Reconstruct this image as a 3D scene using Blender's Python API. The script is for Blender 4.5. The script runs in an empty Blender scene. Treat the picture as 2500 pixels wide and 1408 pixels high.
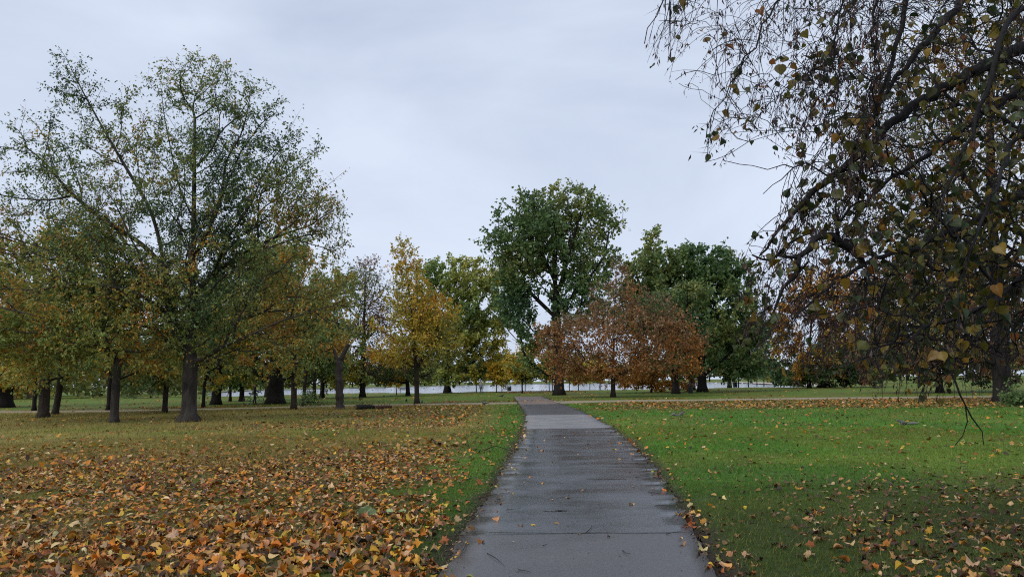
import bpy, math, random
import numpy as np
from mathutils import Matrix, Vector

random.seed(11)
rng = np.random.default_rng(11)
scene = bpy.context.scene
C = scene.collection

# ------------------------------------------------------------------ camera
F_PX, CX, CY = 1785.0, 1250.0, 704.0          # focal length and centre in photograph pixels
CAM_H = 1.6
PITCH, ROLL = math.radians(7.25), math.radians(-0.80)
cam_data = bpy.data.cameras.new('camera')
cam = bpy.data.objects.new('camera', cam_data)
C.objects.link(cam)
cam_data.sensor_width = 36.0
cam_data.lens = 36.0 * F_PX / 2500.0
cam_data.clip_start = 0.05
cam_data.clip_end = 6000
cam.matrix_world = (Matrix.Translation((0, 0, CAM_H)) @ Matrix.Rotation(math.pi / 2 + PITCH, 4, 'X')
                    @ Matrix.Rotation(ROLL, 4, 'Z'))
scene.camera = cam
M3 = np.array(cam.matrix_world.to_3x3())

# ------------------------------------------------------------------ sky, sun, exposure
SUN_EL, SUN_AZ = math.radians(42), math.radians(232)      # azimuth from +Y, clockwise
world = bpy.data.worlds.new('World')
scene.world = world
world.use_nodes = True
wt = world.node_tree
wt.nodes.clear()
w_out = wt.nodes.new('ShaderNodeOutputWorld')
w_bg = wt.nodes.new('ShaderNodeBackground')
w_bg.inputs['Strength'].default_value = 0.1
w_sky = wt.nodes.new('ShaderNodeTexSky')
w_sky.sky_type = 'NISHITA'
w_sky.sun_disc = False
w_sky.sun_elevation = SUN_EL
w_sky.sun_rotation = SUN_AZ
w_co = wt.nodes.new('ShaderNodeTexCoord')
w_map = wt.nodes.new('ShaderNodeMapping')
w_map.inputs['Scale'].default_value = (1.0, 1.0, 2.6)
w_noise = wt.nodes.new('ShaderNodeTexNoise')
w_noise.inputs['Scale'].default_value = 1.7
w_noise.inputs['Detail'].default_value = 6
w_noise.inputs['Roughness'].default_value = 0.52
w_noise.inputs['Distortion'].default_value = 0.5
w_ramp = wt.nodes.new('ShaderNodeValToRGB')
w_ramp.color_ramp.elements[0].position = 0.32
w_ramp.color_ramp.elements[0].color = (3.85, 4.42, 5.6, 1)
w_ramp.color_ramp.elements[1].position = 0.68
w_ramp.color_ramp.elements[1].color = (5.35, 5.95, 7.1, 1)
w_mix = wt.nodes.new('ShaderNodeMixRGB')
w_mix.inputs['Fac'].default_value = 0.97
wt.links.new(w_co.outputs['Generated'], w_map.inputs['Vector'])
wt.links.new(w_map.outputs['Vector'], w_noise.inputs['Vector'])
wt.links.new(w_noise.outputs['Fac'], w_ramp.inputs['Fac'])
wt.links.new(w_sky.outputs['Color'], w_mix.inputs['Color1'])
wt.links.new(w_ramp.outputs['Color'], w_mix.inputs['Color2'])
wt.links.new(w_mix.outputs['Color'], w_bg.inputs['Color'])
wt.links.new(w_bg.outputs['Background'], w_out.inputs['Surface'])

sun_data = bpy.data.lights.new('sun', 'SUN')
sun_data.energy = 1.5
sun_data.angle = math.radians(45)
sun_data.color = (1.0, 0.96, 0.9)
sun = bpy.data.objects.new('sun', sun_data)
C.objects.link(sun)
sd = Vector((math.sin(SUN_AZ) * math.cos(SUN_EL), math.cos(SUN_AZ) * math.cos(SUN_EL), math.sin(SUN_EL)))
sun.rotation_euler = sd.to_track_quat('Z', 'Y').to_euler()
sun.location = (0, -20, 30)

vs = scene.view_settings
vs.view_transform = 'Standard'
vs.look = 'None'
vs.exposure = 0.45
vs.gamma = 1.0
vs.use_curve_mapping = False
cy = scene.cycles
cy.max_bounces = 6
cy.diffuse_bounces = 4
cy.glossy_bounces = 2
cy.transmission_bounces = 3
cy.transparent_max_bounces = 4
cy.caustics_reflective = False
cy.caustics_refractive = False
try:
    cy.use_denoising = False
    cy.filter_width = 1.1
    cy.denoiser = 'OPENIMAGEDENOISE'
    cy.denoising_input_passes = 'RGB_ALBEDO_NORMAL'
except Exception:
    pass

# ------------------------------------------------------------------ layout helpers
def ray(px, py):
    return M3 @ np.array([(px - CX) / F_PX, (CY - py) / F_PX, -1.0])
def at(px, py, z=0.0):
    """the place on the ground seen at a photograph pixel"""
    d = ray(px, py)
    t = (z - CAM_H) / d[2]
    return np.array([d[0] * t, d[1] * t, z])
def pt(px, py, Y):
    """the point seen at a photograph pixel, Y metres ahead"""
    d = ray(px, py)
    t = Y / d[1]
    return np.array([d[0] * t, Y, CAM_H + d[2] * t])
def pts_v(px, py, Y):
    d = np.stack([(px - CX) / F_PX, (CY - py) / F_PX, -np.ones_like(px)], 1) @ M3.T
    return np.stack([d[:, 0] / d[:, 1] * Y, Y, CAM_H + d[:, 2] / d[:, 1] * Y], 1)

_tab = rng.random((32, 32, 32))
def noise3(p, scale=1.0):
    """smooth value noise 0..1 on an (n,3) array"""
    q = np.asarray(p, float) * scale + 1000.0
    i = np.floor(q).astype(int)
    f = q - i
    f = f * f * (3 - 2 * f)
    i &= 31
    j = (i + 1) & 31
    def g(a, b, c): return _tab[a, b, c]
    x0, y0, z0 = i.T; x1, y1, z1 = j.T
    fx, fy, fz = f.T
    return ((g(x0, y0, z0) * (1 - fx) + g(x1, y0, z0) * fx) * (1 - fy) + (g(x0, y1, z0) * (1 - fx) + g(x1, y1, z0) * fx) * fy) * (1 - fz) \
        + ((g(x0, y0, z1) * (1 - fx) + g(x1, y0, z1) * fx) * (1 - fy) + (g(x0, y1, z1) * (1 - fx) + g(x1, y1, z1) * fx) * fy) * fz
def noise2(x, y, scale=1.0, oct=3):
    p = np.stack([x, y, np.zeros_like(x) + 3.3], 1)
    a = 0; w = 0
    for k in range(oct):
        a = a + noise3(p, scale * 2 ** k) * 0.5 ** k; w += 0.5 ** k
    return a / w
def sstep(a, b, x):
    t = np.clip((x - a) / (b - a), 0, 1)
    return t * t * (3 - 2 * t)
def unit(v):
    return v / np.maximum(np.linalg.norm(v, axis=-1, keepdims=True), 1e-9)

# ------------------------------------------------------------------ materials
def new_mat(name):
    m = bpy.data.materials.new(name); m.use_nodes = True
    nt = m.node_tree; nt.nodes.clear()
    out = nt.nodes.new('ShaderNodeOutputMaterial')
    return m, nt, out
def mat_plain(name, col, rough=0.7, noise=0.25, scale=20.0, bump=0.0, metal=0.0, spec=0.5):
    m, nt, out = new_mat(name)
    b = nt.nodes.new('ShaderNodeBsdfPrincipled')
    b.inputs['Roughness'].default_value = rough
    b.inputs['Metallic'].default_value = metal
    b.inputs['Specular IOR Level'].default_value = spec
    tc = nt.nodes.new('ShaderNodeTexCoord')
    n = nt.nodes.new('ShaderNodeTexNoise')
    n.inputs['Scale'].default_value = scale; n.inputs['Detail'].default_value = 5
    nt.links.new(tc.outputs['Object'], n.inputs['Vector'])
    r = nt.nodes.new('ShaderNodeValToRGB')
    r.color_ramp.elements[0].position = 0.3; r.color_ramp.elements[1].position = 0.7
    r.color_ramp.elements[0].color = tuple(c * (1 - noise) for c in col) + (1,)
    r.color_ramp.elements[1].color = tuple(min(1, c * (1 + noise)) for c in col) + (1,)
    nt.links.new(n.outputs['Fac'], r.inputs['Fac'])
    nt.links.new(r.outputs['Color'], b.inputs['Base Color'])
    if bump:
        bp = nt.nodes.new('ShaderNodeBump'); bp.inputs['Strength'].default_value = bump; bp.inputs['Distance'].default_value = 0.05
        nt.links.new(n.outputs['Fac'], bp.inputs['Height']); nt.links.new(bp.outputs['Normal'], b.inputs['Normal'])
    nt.links.new(b.outputs['BSDF'], out.inputs['Surface'])
    return m
def mat_leaf(name, per_object=False, trans=0.35, rough=0.45, spec=0.35, grain=0.0):
    """leaf colour comes from the leaf itself (mesh attribute or object colour); light shines through"""
    m, nt, out = new_mat(name)
    if per_object:
        a = nt.nodes.new('ShaderNodeObjectInfo'); src = a.outputs['Color']
    else:
        a = nt.nodes.new('ShaderNodeAttribute'); a.attribute_name = 'col'; src = a.outputs['Color']
    if grain:
        tc = nt.nodes.new('ShaderNodeTexCoord')
        n = nt.nodes.new('ShaderNodeTexNoise'); n.inputs['Scale'].default_value = grain; n.inputs['Detail'].default_value = 4
        nt.links.new(tc.outputs['Object'], n.inputs['Vector'])
        mr = nt.nodes.new('ShaderNodeMapRange'); mr.inputs['From Min'].default_value = .3; mr.inputs['From Max'].default_value = .7
        mr.inputs['To Min'].default_value = .65; mr.inputs['To Max'].default_value = 1.25
        nt.links.new(n.outputs['Fac'], mr.inputs['Value'])
        mx = nt.nodes.new('ShaderNodeVectorMath'); mx.operation = 'SCALE'
        nt.links.new(src, mx.inputs[0]); nt.links.new(mr.outputs['Result'], mx.inputs['Scale'])
        src = mx.outputs['Vector']
    b = nt.nodes.new('ShaderNodeBsdfPrincipled')
    b.inputs['Roughness'].default_value = rough
    b.inputs['Specular IOR Level'].default_value = spec
    t = nt.nodes.new('ShaderNodeBsdfTranslucent')
    mix = nt.nodes.new('ShaderNodeMixShader'); mix.inputs['Fac'].default_value = trans
    nt.links.new(src, b.inputs['Base Color']); nt.links.new(src, t.inputs['Color'])
    nt.links.new(b.outputs['BSDF'], mix.inputs[1]); nt.links.new(t.outputs['BSDF'], mix.inputs[2])
    nt.links.new(mix.outputs['Shader'], out.inputs['Surface'])
    return m
def mat_bark(name, dark, light, scale=6.0):
    m, nt, out = new_mat(name)
    b = nt.nodes.new('ShaderNodeBsdfPrincipled'); b.inputs['Roughness'].default_value = 0.85
    b.inputs['Specular IOR Level'].default_value = 0.25
    tc = nt.nodes.new('ShaderNodeTexCoord')
    mp = nt.nodes.new('ShaderNodeMapping'); mp.inputs['Scale'].default_value = (1, 1, 0.25)
    n = nt.nodes.new('ShaderNodeTexNoise'); n.inputs['Scale'].default_value = scale; n.inputs['Detail'].default_value = 7
    n.inputs['Roughness'].default_value = 0.65; n.inputs['Distortion'].default_value = 0.8
    n2 = nt.nodes.new('ShaderNodeTexNoise'); n2.inputs['Scale'].default_value = 0.9; n2.inputs['Detail'].default_value = 3
    nt.links.new(tc.outputs['Object'], mp.inputs['Vector']); nt.links.new(mp.outputs['Vector'], n.inputs['Vector'])
    nt.links.new(tc.outputs['Object'], n2.inputs['Vector'])
    add = nt.nodes.new('ShaderNodeMath'); add.operation = 'MULTIPLY_ADD'; add.inputs[1].default_value = 0.6; add.inputs[2].default_value = -0.1
    nt.links.new(n2.outputs['Fac'], add.inputs[0])
    a2 = nt.nodes.new('ShaderNodeMath'); a2.operation = 'MULTIPLY_ADD'; a2.inputs[1].default_value = 0.8
    nt.links.new(n.outputs['Fac'], a2.inputs[0]); nt.links.new(add.outputs[0], a2.inputs[2])
    r = nt.nodes.new('ShaderNodeValToRGB')
    r.color_ramp.elements[0].position = 0.36; r.color_ramp.elements[0].color = tuple(dark) + (1,)
    r.color_ramp.elements[1].position = 0.82; r.color_ramp.elements[1].color = tuple(light) + (1,)
    nt.links.new(a2.outputs[0], r.inputs['Fac']); nt.links.new(r.outputs['Color'], b.inputs['Base Color'])
    bp = nt.nodes.new('ShaderNodeBump'); bp.inputs['Strength'].default_value = 0.9; bp.inputs['Distance'].default_value = 0.04
    nt.links.new(n.outputs['Fac'], bp.inputs['Height']); nt.links.new(bp.outputs['Normal'], b.inputs['Normal'])
    nt.links.new(b.outputs['BSDF'], out.inputs['Surface'])
    return m
def mat_ground():
    m, nt, out = new_mat('lawn_soil')
    b = nt.nodes.new('ShaderNodeBsdfPrincipled'); b.inputs['Roughness'].default_value = 0.9
    b.inputs['Specular IOR Level'].default_value = 0.2
    a = nt.nodes.new('ShaderNodeAttribute'); a.attribute_name = 'col'
    tc = nt.nodes.new('ShaderNodeTexCoord')
    n = nt.nodes.new('ShaderNodeTexNoise'); n.inputs['Scale'].default_value = 9; n.inputs['Detail'].default_value = 8; n.inputs['Roughness'].default_value = .7
    nt.links.new(tc.outputs['Object'], n.inputs['Vector'])
    mr = nt.nodes.new('ShaderNodeMapRange'); mr.inputs['From Min'].default_value = .3; mr.inputs['From Max'].default_value = .7
    mr.inputs['To Min'].default_value = .5; mr.inputs['To Max'].default_value = 1.5
    nt.links.new(n.outputs['Fac'], mr.inputs['Value'])
    mx = nt.nodes.new('ShaderNodeVectorMath'); mx.operation = 'SCALE'
    nt.links.new(a.outputs['Color'], mx.inputs[0]); nt.links.new(mr.outputs['Result'], mx.inputs['Scale'])
    nt.links.new(mx.outputs['Vector'], b.inputs['Base Color'])
    bp = nt.nodes.new('ShaderNodeBump'); bp.inputs['Strength'].default_value = 0.8; bp.inputs['Distance'].default_value = 0.04
    nt.links.new(n.outputs['Fac'], bp.inputs['Height']); nt.links.new(bp.outputs['Normal'], b.inputs['Normal'])
    nt.links.new(b.outputs['BSDF'], out.inputs['Surface'])
    return m
def mat_asphalt(name, col, wet=0.3, dry=0.55, speck=0.35, spec=0.5):
    m, nt, out = new_mat(name)
    b = nt.nodes.new('ShaderNodeBsdfPrincipled')
    b.inputs['Specular IOR Level'].default_value = spec
    tc = nt.nodes.new('ShaderNodeTexCoord')
    n = nt.nodes.new('ShaderNodeTexNoise'); n.inputs['Scale'].default_value = 90; n.inputs['Detail'].default_value = 4
    big = nt.nodes.new('ShaderNodeTexNoise'); big.inputs['Scale'].default_value = 0.7; big.inputs['Detail'].default_value = 6; big.inputs['Roughness'].default_value = .6
    mp = nt.nodes.new('ShaderNodeMapping'); mp.inputs['Scale'].default_value = (1.0, 1.6, 1)
    nt.links.new(tc.outputs['Object'], n.inputs['Vector'])
    nt.links.new(tc.outputs['Object'], mp.inputs['Vector']); nt.links.new(mp.outputs['Vector'], big.inputs['Vector'])
    r = nt.nodes.new('ShaderNodeValToRGB')
    r.color_ramp.elements[0].position = .35; r.color_ramp.elements[1].position = .75
    r.color_ramp.elements[0].color = tuple(c * (1 - speck) for c in col) + (1,)
    r.color_ramp.elements[1].color = tuple(c * (1 + speck) for c in col) + (1,)
    nt.links.new(n.outputs['Fac'], r.inputs['Fac'])
    mr0 = nt.nodes.new('ShaderNodeMapRange'); mr0.inputs['From Min'].default_value = .3; mr0.inputs['From Max'].default_value = .7
    mr0.inputs['To Min'].default_value = .72; mr0.inputs['To Max'].default_value = 1.25
    nt.links.new(big.outputs['Fac'], mr0.inputs['Value'])
    sc = nt.nodes.new('ShaderNodeVectorMath'); sc.operation = 'SCALE'
    nt.links.new(r.outputs['Color'], sc.inputs[0]); nt.links.new(mr0.outputs['Result'], sc.inputs['Scale'])
    nt.links.new(sc.outputs['Vector'], b.inputs['Base Color'])
    mr = nt.nodes.new('ShaderNodeMapRange'); mr.inputs['From Min'].default_value = .35; mr.inputs['From Max'].default_value = .65
    mr.inputs['To Min'].default_value = wet; mr.inputs['To Max'].default_value = dry
    nt.links.new(big.outputs['Fac'], mr.inputs['Value']); nt.links.new(mr.outputs['Result'], b.inputs['Roughness'])
    bp = nt.nodes.new('ShaderNodeBump'); bp.inputs['Strength'].default_value = 0.25; bp.inputs['Distance'].default_value = 0.006
    nt.links.new(n.outputs['Fac'], bp.inputs['Height']); nt.links.new(bp.outputs['Normal'], b.inputs['Normal'])
    nt.links.new(b.outputs['BSDF'], out.inputs['Surface'])
    return m
def mat_water():
    m, nt, out = new_mat('lake_water')
    b = nt.nodes.new('ShaderNodeBsdfPrincipled')
    b.inputs['Base Color'].default_value = (0.34, 0.37, 0.42, 1); b.inputs['Specular IOR Level'].default_value = 1.0; b.inputs['Roughness'].default_value = 0.12
    tc = nt.nodes.new('ShaderNodeTexCoord')
    n = nt.nodes.new('ShaderNodeTexNoise'); n.inputs['Scale'].default_value = 1.2; n.inputs['Detail'].default_value = 4
    nt.links.new(tc.outputs['Object'], n.inputs['Vector'])
    bp = nt.nodes.new('ShaderNodeBump'); bp.inputs['Strength'].default_value = 1.0; bp.inputs['Distance'].default_value = 0.16
    nt.links.new(n.outputs['Fac'], bp.inputs['Height']); nt.links.new(bp.outputs['Normal'], b.inputs['Normal'])
    nt.links.new(b.outputs['BSDF'], out.inputs['Surface'])
    return m

MAT_LEAF = mat_leaf('tree_leaf', trans=0.42, rough=.45, spec=.38)
MAT_LEAF_NEAR = mat_leaf('overhanging_leaf', trans=0.42, rough=0.4, grain=60)
MAT_LEAF_NEAR_OBJ = mat_leaf('overhanging_leaf_single', per_object=True, trans=0.42, rough=0.4, grain=40)
MAT_LITTER = mat_leaf('fallen_leaf_litter', trans=0.12, rough=0.5, spec=0.3, grain=45)
MAT_LITTER_OBJ = mat_leaf('fallen_leaf_single', per_object=True, trans=0.12, rough=0.5, spec=0.3, grain=22)
MAT_GRASS = mat_leaf('grass_blade', trans=0.3, rough=0.5, spec=0.3)
BARK_GREY = mat_bark('grey_bark', (0.008, 0.007, 0.006), (0.085, 0.07, 0.06), 5)
BARK_DARK = mat_bark('dark_wet_bark', (0.006, 0.005, 0.005), (0.03, 0.025, 0.021), 6)
BARK_BROWN = mat_bark('brown_bark', (0.010, 0.008, 0.006), (0.06, 0.045, 0.034), 7)
BARK_NEAR = mat_bark('near_dark_bark', (0.006, 0.0055, 0.006), (0.028, 0.024, 0.024), 14)

# ------------------------------------------------------------------ mesh helpers
def tri_mesh(name, verts, tris, mat, cols=None, smooth=False):
    me = bpy.data.meshes.new(name)
    verts = np.ascontiguousarray(verts, np.float32); tris = np.ascontiguousarray(tris, np.int32)
    me.vertices.add(len(verts)); me.vertices.foreach_set('co', verts.ravel())
    me.loops.add(tris.size); me.loops.foreach_set('vertex_index', tris.ravel())
    me.polygons.add(len(tris))
    me.polygons.foreach_set('loop_start', np.arange(len(tris), dtype=np.int32) * tris.shape[1])
    if smooth:
        me.polygons.foreach_set('use_smooth', np.ones(len(tris), bool))
    me.update(calc_edges=True)
    if cols is not None:
        a = me.attributes.new('col', 'FLOAT_COLOR', 'POINT')
        c4 = np.ones((len(verts), 4), np.float32); c4[:, :3] = cols
        a.data.foreach_set('color', c4.ravel())
    if mat: me.materials.append(mat)
    return me
def obj(name, me, parent=None, loc=None):
    o = bpy.data.objects.new(name, me); C.objects.link(o)
    if parent is not None: o.parent = parent
    if loc is not None: o.location = loc
    return o
def empty(name, loc):
    o = bpy.data.objects.new(name, None); o.empty_display_size = 0.3
    o.location = loc; C.objects.link(o); return o
def tag(o, label, cat, group=None):
    o['label'] = label; o['category'] = cat
    if group: o['group'] = group
    return o
def struct(o, kind='structure', label=None):
    o['kind'] = kind
    if label: o['label'] = label
    return o
def tube(path, radii, k=6, cap=True):
    """one swept tube: verts, quad-split tris"""
    P = np.asarray(path, float); R = np.asarray(radii, float); n = len(P)
    T = np.zeros_like(P); T[1:-1] = P[2:] - P[:-2]; T[0] = P[1] - P[0]; T[-1] = P[-1] - P[-2]
    T = unit(T)
    ref = np.array([0, 0, 1.0]) if abs(T[0][2]) < 0.9 else np.array([1.0, 0, 0])
    V = []
    u = unit(np.cross(T[0], ref)[None])[0]
    ang = np.arange(k) * 2 * math.pi / k
    for i in range(n):
        u = u - T[i] * np.dot(u, T[i]); u = u / max(np.linalg.norm(u), 1e-9)
        w = np.cross(T[i], u)
        V.append(P[i] + R[i] * (np.cos(ang)[:, None] * u + np.sin(ang)[:, None] * w))
    V = np.concatenate(V)
    i = np.arange(n - 1)[:, None] * k; j = np.arange(k)[None]; jn = (j + 1) % k
    a, b, c, d = (i + j).ravel(), (i + jn).ravel(), (i + k + jn).ravel(), (i + k + j).ravel()
    Tn = np.concatenate([np.stack([a, b, c], 1), np.stack([a, c, d], 1)])
    if cap:
        V = np.concatenate([V, P[:1], P[-1:]]); c0, c1 = n * k, n * k + 1
        jj = np.arange(k); jx = (jj + 1) % k
        Tn = np.concatenate([Tn, np.stack([jx, jj, np.full(k, c0)], 1), np.stack([(n - 1) * k + jj, (n - 1) * k + jx, np.full(k, c1)], 1)])
    return V, Tn
class MB:
    """collects pieces of one mesh"""
    def __init__(s): s.v = []; s.t = []; s.n = 0
    def add(s, v, t):
        s.v.append(np.asarray(v, float)); s.t.append(np.asarray(t, int) + s.n); s.n += len(v); return s
    def tube(s, path, r, k=8):
        r = np.full(len(path), r) if np.isscalar(r) else r
        return s.add(*tube(path, r, k))
    def box(s, c, size, rz=0.0, rx=0.0):
        x, y, z = np.array(size) / 2
        v = np.array([[-x, -y, -z], [x, -y, -z], [x, y, -z], [-x, y, -z], [-x, -y, z], [x, -y, z], [x, y, z], [-x, y, z]])
        R = np.array(Matrix.Rotation(rz, 3, 'Z') @ Matrix.Rotation(rx, 3, 'X'))
        q = [[0, 3, 2], [0, 2, 1], [4, 5, 6], [4, 6, 7], [0, 1, 5], [0, 5, 4], [1, 2, 6], [1, 6, 5], [2, 3, 7], [2, 7, 6], [3, 0, 4], [3, 4, 7]]
        return s.add(v @ R.T + np.array(c), q)
    def lathe(s, prof, k=16, c=(0, 0, 0)):
        prof = np.asarray(prof, float)
        a = np.arange(k) * 2 * math.pi / k
        v = np.concatenate([np.stack([r * np.cos(a), r * np.sin(a), np.full(k, z)], 1) for r, z in prof]) + np.array(c)
        n = len(prof); i = np.arange(n - 1)[:, None] * k; j = np.arange(k)[None]; jn = (j + 1) % k
        A, B, Cc, D = (i + j).ravel(), (i + jn).ravel(), (i + k + jn).ravel(), (i + k + j).ravel()
        return s.add(v, np.concatenate([np.stack([A, B, Cc], 1), np.stack([A, Cc, D], 1)]))
    def build(s, name, mat, parent=None, smooth=False, loc=None):
        return obj(name, tri_mesh(name, np.concatenate(s.v), np.concatenate(s.t), mat, smooth=smooth), parent, loc)

# leaf templates: (along midrib, across, up), triangles
def T_rhomb():
    return np.array([[0, 0, 0], [.45, -.5, .08], [1, 0, -.10], [.45, .5, .08]]), np.array([[0, 1, 2], [0, 2, 3]])
def T_oval():
    return np.array([[0, 0, 0], [.3, -.46, .10], [.7, -.36, .06], [1, 0, -.12], [.7, .36, .06], [.3, .46, .10], [.5, 0, 0]]), \
        np.array([[6, i, (i + 1) % 6] for i in range(6)])
def T_heart(curl=.2):
    o = np.array([[.06, 0], [0, -.20], [.08, -.42], [.28, -.54], [.52, -.47], [.74, -.28], [.90, -.10], [1.04, 0], [.90, .10], [.74, .28], [.52, .47], [.28, .54], [.08, .42], [0, .20]])
    z = curl * (np.abs(o[:, 1]) * .9 - .4 * (o[:, 0] - .4) ** 2)
    v = np.concatenate([np.column_stack([o, z]), [[.45, 0, -.02]]])
    n = len(o)
    return v, np.array([[n, i, (i + 1) % n] for i in range(n)])
def T_maple(curl=.2, seed=0):
    r = np.random.default_rng(seed)
    ang = np.radians([180, 150, 128, 112, 90, 72, 58, 42, 22, 10, 0])
    rad = np.array([.14, .34, .44, .36, .55, .43, .44, .62, .46, .54, .72])
    a = np.concatenate([ang, -ang[-2:0:-1]]); q = np.concatenate([rad, rad[-2:0:-1]]) * (1 + r.normal(0, .07, len(ang) * 2 - 2))
    u, v = q * np.cos(a), q * np.sin(a)
    th = r.uniform(0, 6.3)
    z = curl * (1.1 * q ** 2 * np.cos(2 * (a - th)) + .5 * q * r.normal(0, .5, len(a)))
    P = np.concatenate([np.column_stack([u + .2, v, z]), [[.2, 0, 0]]])
    n = len(a)
    return P, np.array([[n, (i + 1) % n, i] for i in range(n)])
def scatter_leaves(cent, mid, nor, ln, wd, cols, tmpl):
    V, T = tmpl
    mid = unit(mid); side = unit(np.cross(nor, mid)); nor = np.cross(mid, side)
    n, k = len(cent), len(V)
    ln = np.asarray(ln)[:, None, None]; wd = np.asarray(wd)[:, None, None]
    P = cent[:, None] + mid[:, None] * V[None, :, 0:1] * ln + side[:, None] * V[None, :, 1:2] * wd + nor[:, None] * V[None, :, 2:3] * ln
    TT = (T[None] + (np.arange(n) * k)[:, None, None]).reshape(-1, 3)
    return P.reshape(-1, 3), TT, np.repeat(cols, k, axis=0)
def join(parts):
    vs_, ts_, cs_, n = [], [], [], 0
    for v, t, c in parts:
        vs_.append(v); ts_.append(t + n); cs_.append(c); n += len(v)
    return np.concatenate(vs_), np.concatenate(ts_), np.concatenate(cs_)
def palette(cols, w, n):
    cols = np.array(cols); w = np.array(w, float)
    i = rng.choice(len(cols), n, p=w / w.sum())
    return np.clip(cols[i] * rng.uniform(.72, 1.28, (n, 1)) * rng.uniform(.9, 1.1, (n, 3)), 0, 1)

# ------------------------------------------------------------------ ground, paths, lake
EDGE_L = np.array([at(*p)[:2] for p in [(1062, 1430), (1080, 1400), (1130, 1300), (1200, 1200), (1245, 1120), (1273, 1075), (1283, 1045), (1286, 1012), (1278, 998), (1268, 986), (1262, 976), (1256, 967)]])
EDGE_R = np.array([at(*p)[:2] for p in [(1760, 1430), (1742, 1400), (1695, 1300), (1637, 1200), (1578, 1120), (1532, 1075), (1495, 1045), (1437, 1012), (1405, 998), (1372, 986), (1346, 976), (1322, 967)]])
EDGE_L = np.concatenate([[[EDGE_L[0][0] - .25, -30.0]], EDGE_L]); EDGE_R = np.concatenate([[[EDGE_R[0][0] + .25, -30.0]], EDGE_R])
Y_END = min(EDGE_L[-1][1], EDGE_R[-1][1])
def xl(y): return np.interp(y, EDGE_L[:, 1], EDGE_L[:, 0])
def xr(y): return np.interp(y, EDGE_R[:, 1], EDGE_R[:, 0])
def path_out(x, y):
    """metres outside the main path (negative on it)"""
    d = np.maximum(xl(y) - x, x - xr(y))
    return np.where(y > Y_END, np.maximum(d, y - Y_END), d)
CROSS_F = np.array([at(*p)[:2] for p in [(-400, 1012), (0, 1006.5), (300, 1004.5), (600, 997.5), (800, 992), (1000, 988.5), (1262, 985.5), (1372, 985), (1500, 980.5), (1700, 978), (2000, 973.5), (2480, 968.5), (2900, 964)]])
CROSS_B = np.array([at(*p)[:2] for p in [(-400, 1006), (0, 1002.5), (300, 1001), (600, 994.6), (800, 989), (1000, 985.3), (1262, 981), (1346, 979), (1500, 976.5), (1700, 974.6), (2000, 970), (2480, 965), (2900, 961)]])
SHORE_N = np.array([at(*p)[:2] for p in [(505, 962.0), (520, 965.0), (560, 966.5), (640, 964), (800, 959.5), (900, 957.5), (1050, 958.5), (1160, 955), (1300, 953), (1450, 951), (1560, 949.5), (1700, 947), (1800, 945), (1880, 944), (1940, 944), (2000, 943.5)]])
SHORE_F = np.array([at(*p)[:2] for p in [(505, 961.0), (520, 957.5), (560, 954.5), (640, 951), (800, 947.5), (900, 945.2), (1050, 941.2), (1160, 939), (1300, 936.5), (1450, 934.3), (1560, 933), (1700, 932.5), (1800, 933), (1880, 936), (1940, 940), (2000, 943.2)]])
def poly_sdf_y(x, y):
    """roughly inside the lake: between the near and the far shore at this bearing"""
    b = x / np.maximum(y, 1e-3)
    bn = SHORE_N[:, 0] / SHORE_N[:, 1]; bf = SHORE_F[:, 0] / SHORE_F[:, 1]
    yn = np.interp(b, bn, SHORE_N[:, 1], left=9e9, right=9e9); yf = np.interp(b, bf, SHORE_F[:, 1], left=9e9, right=9e9)
    return np.where(y > 20, np.minimum(y - yn, yf - y), -1e3)

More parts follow.
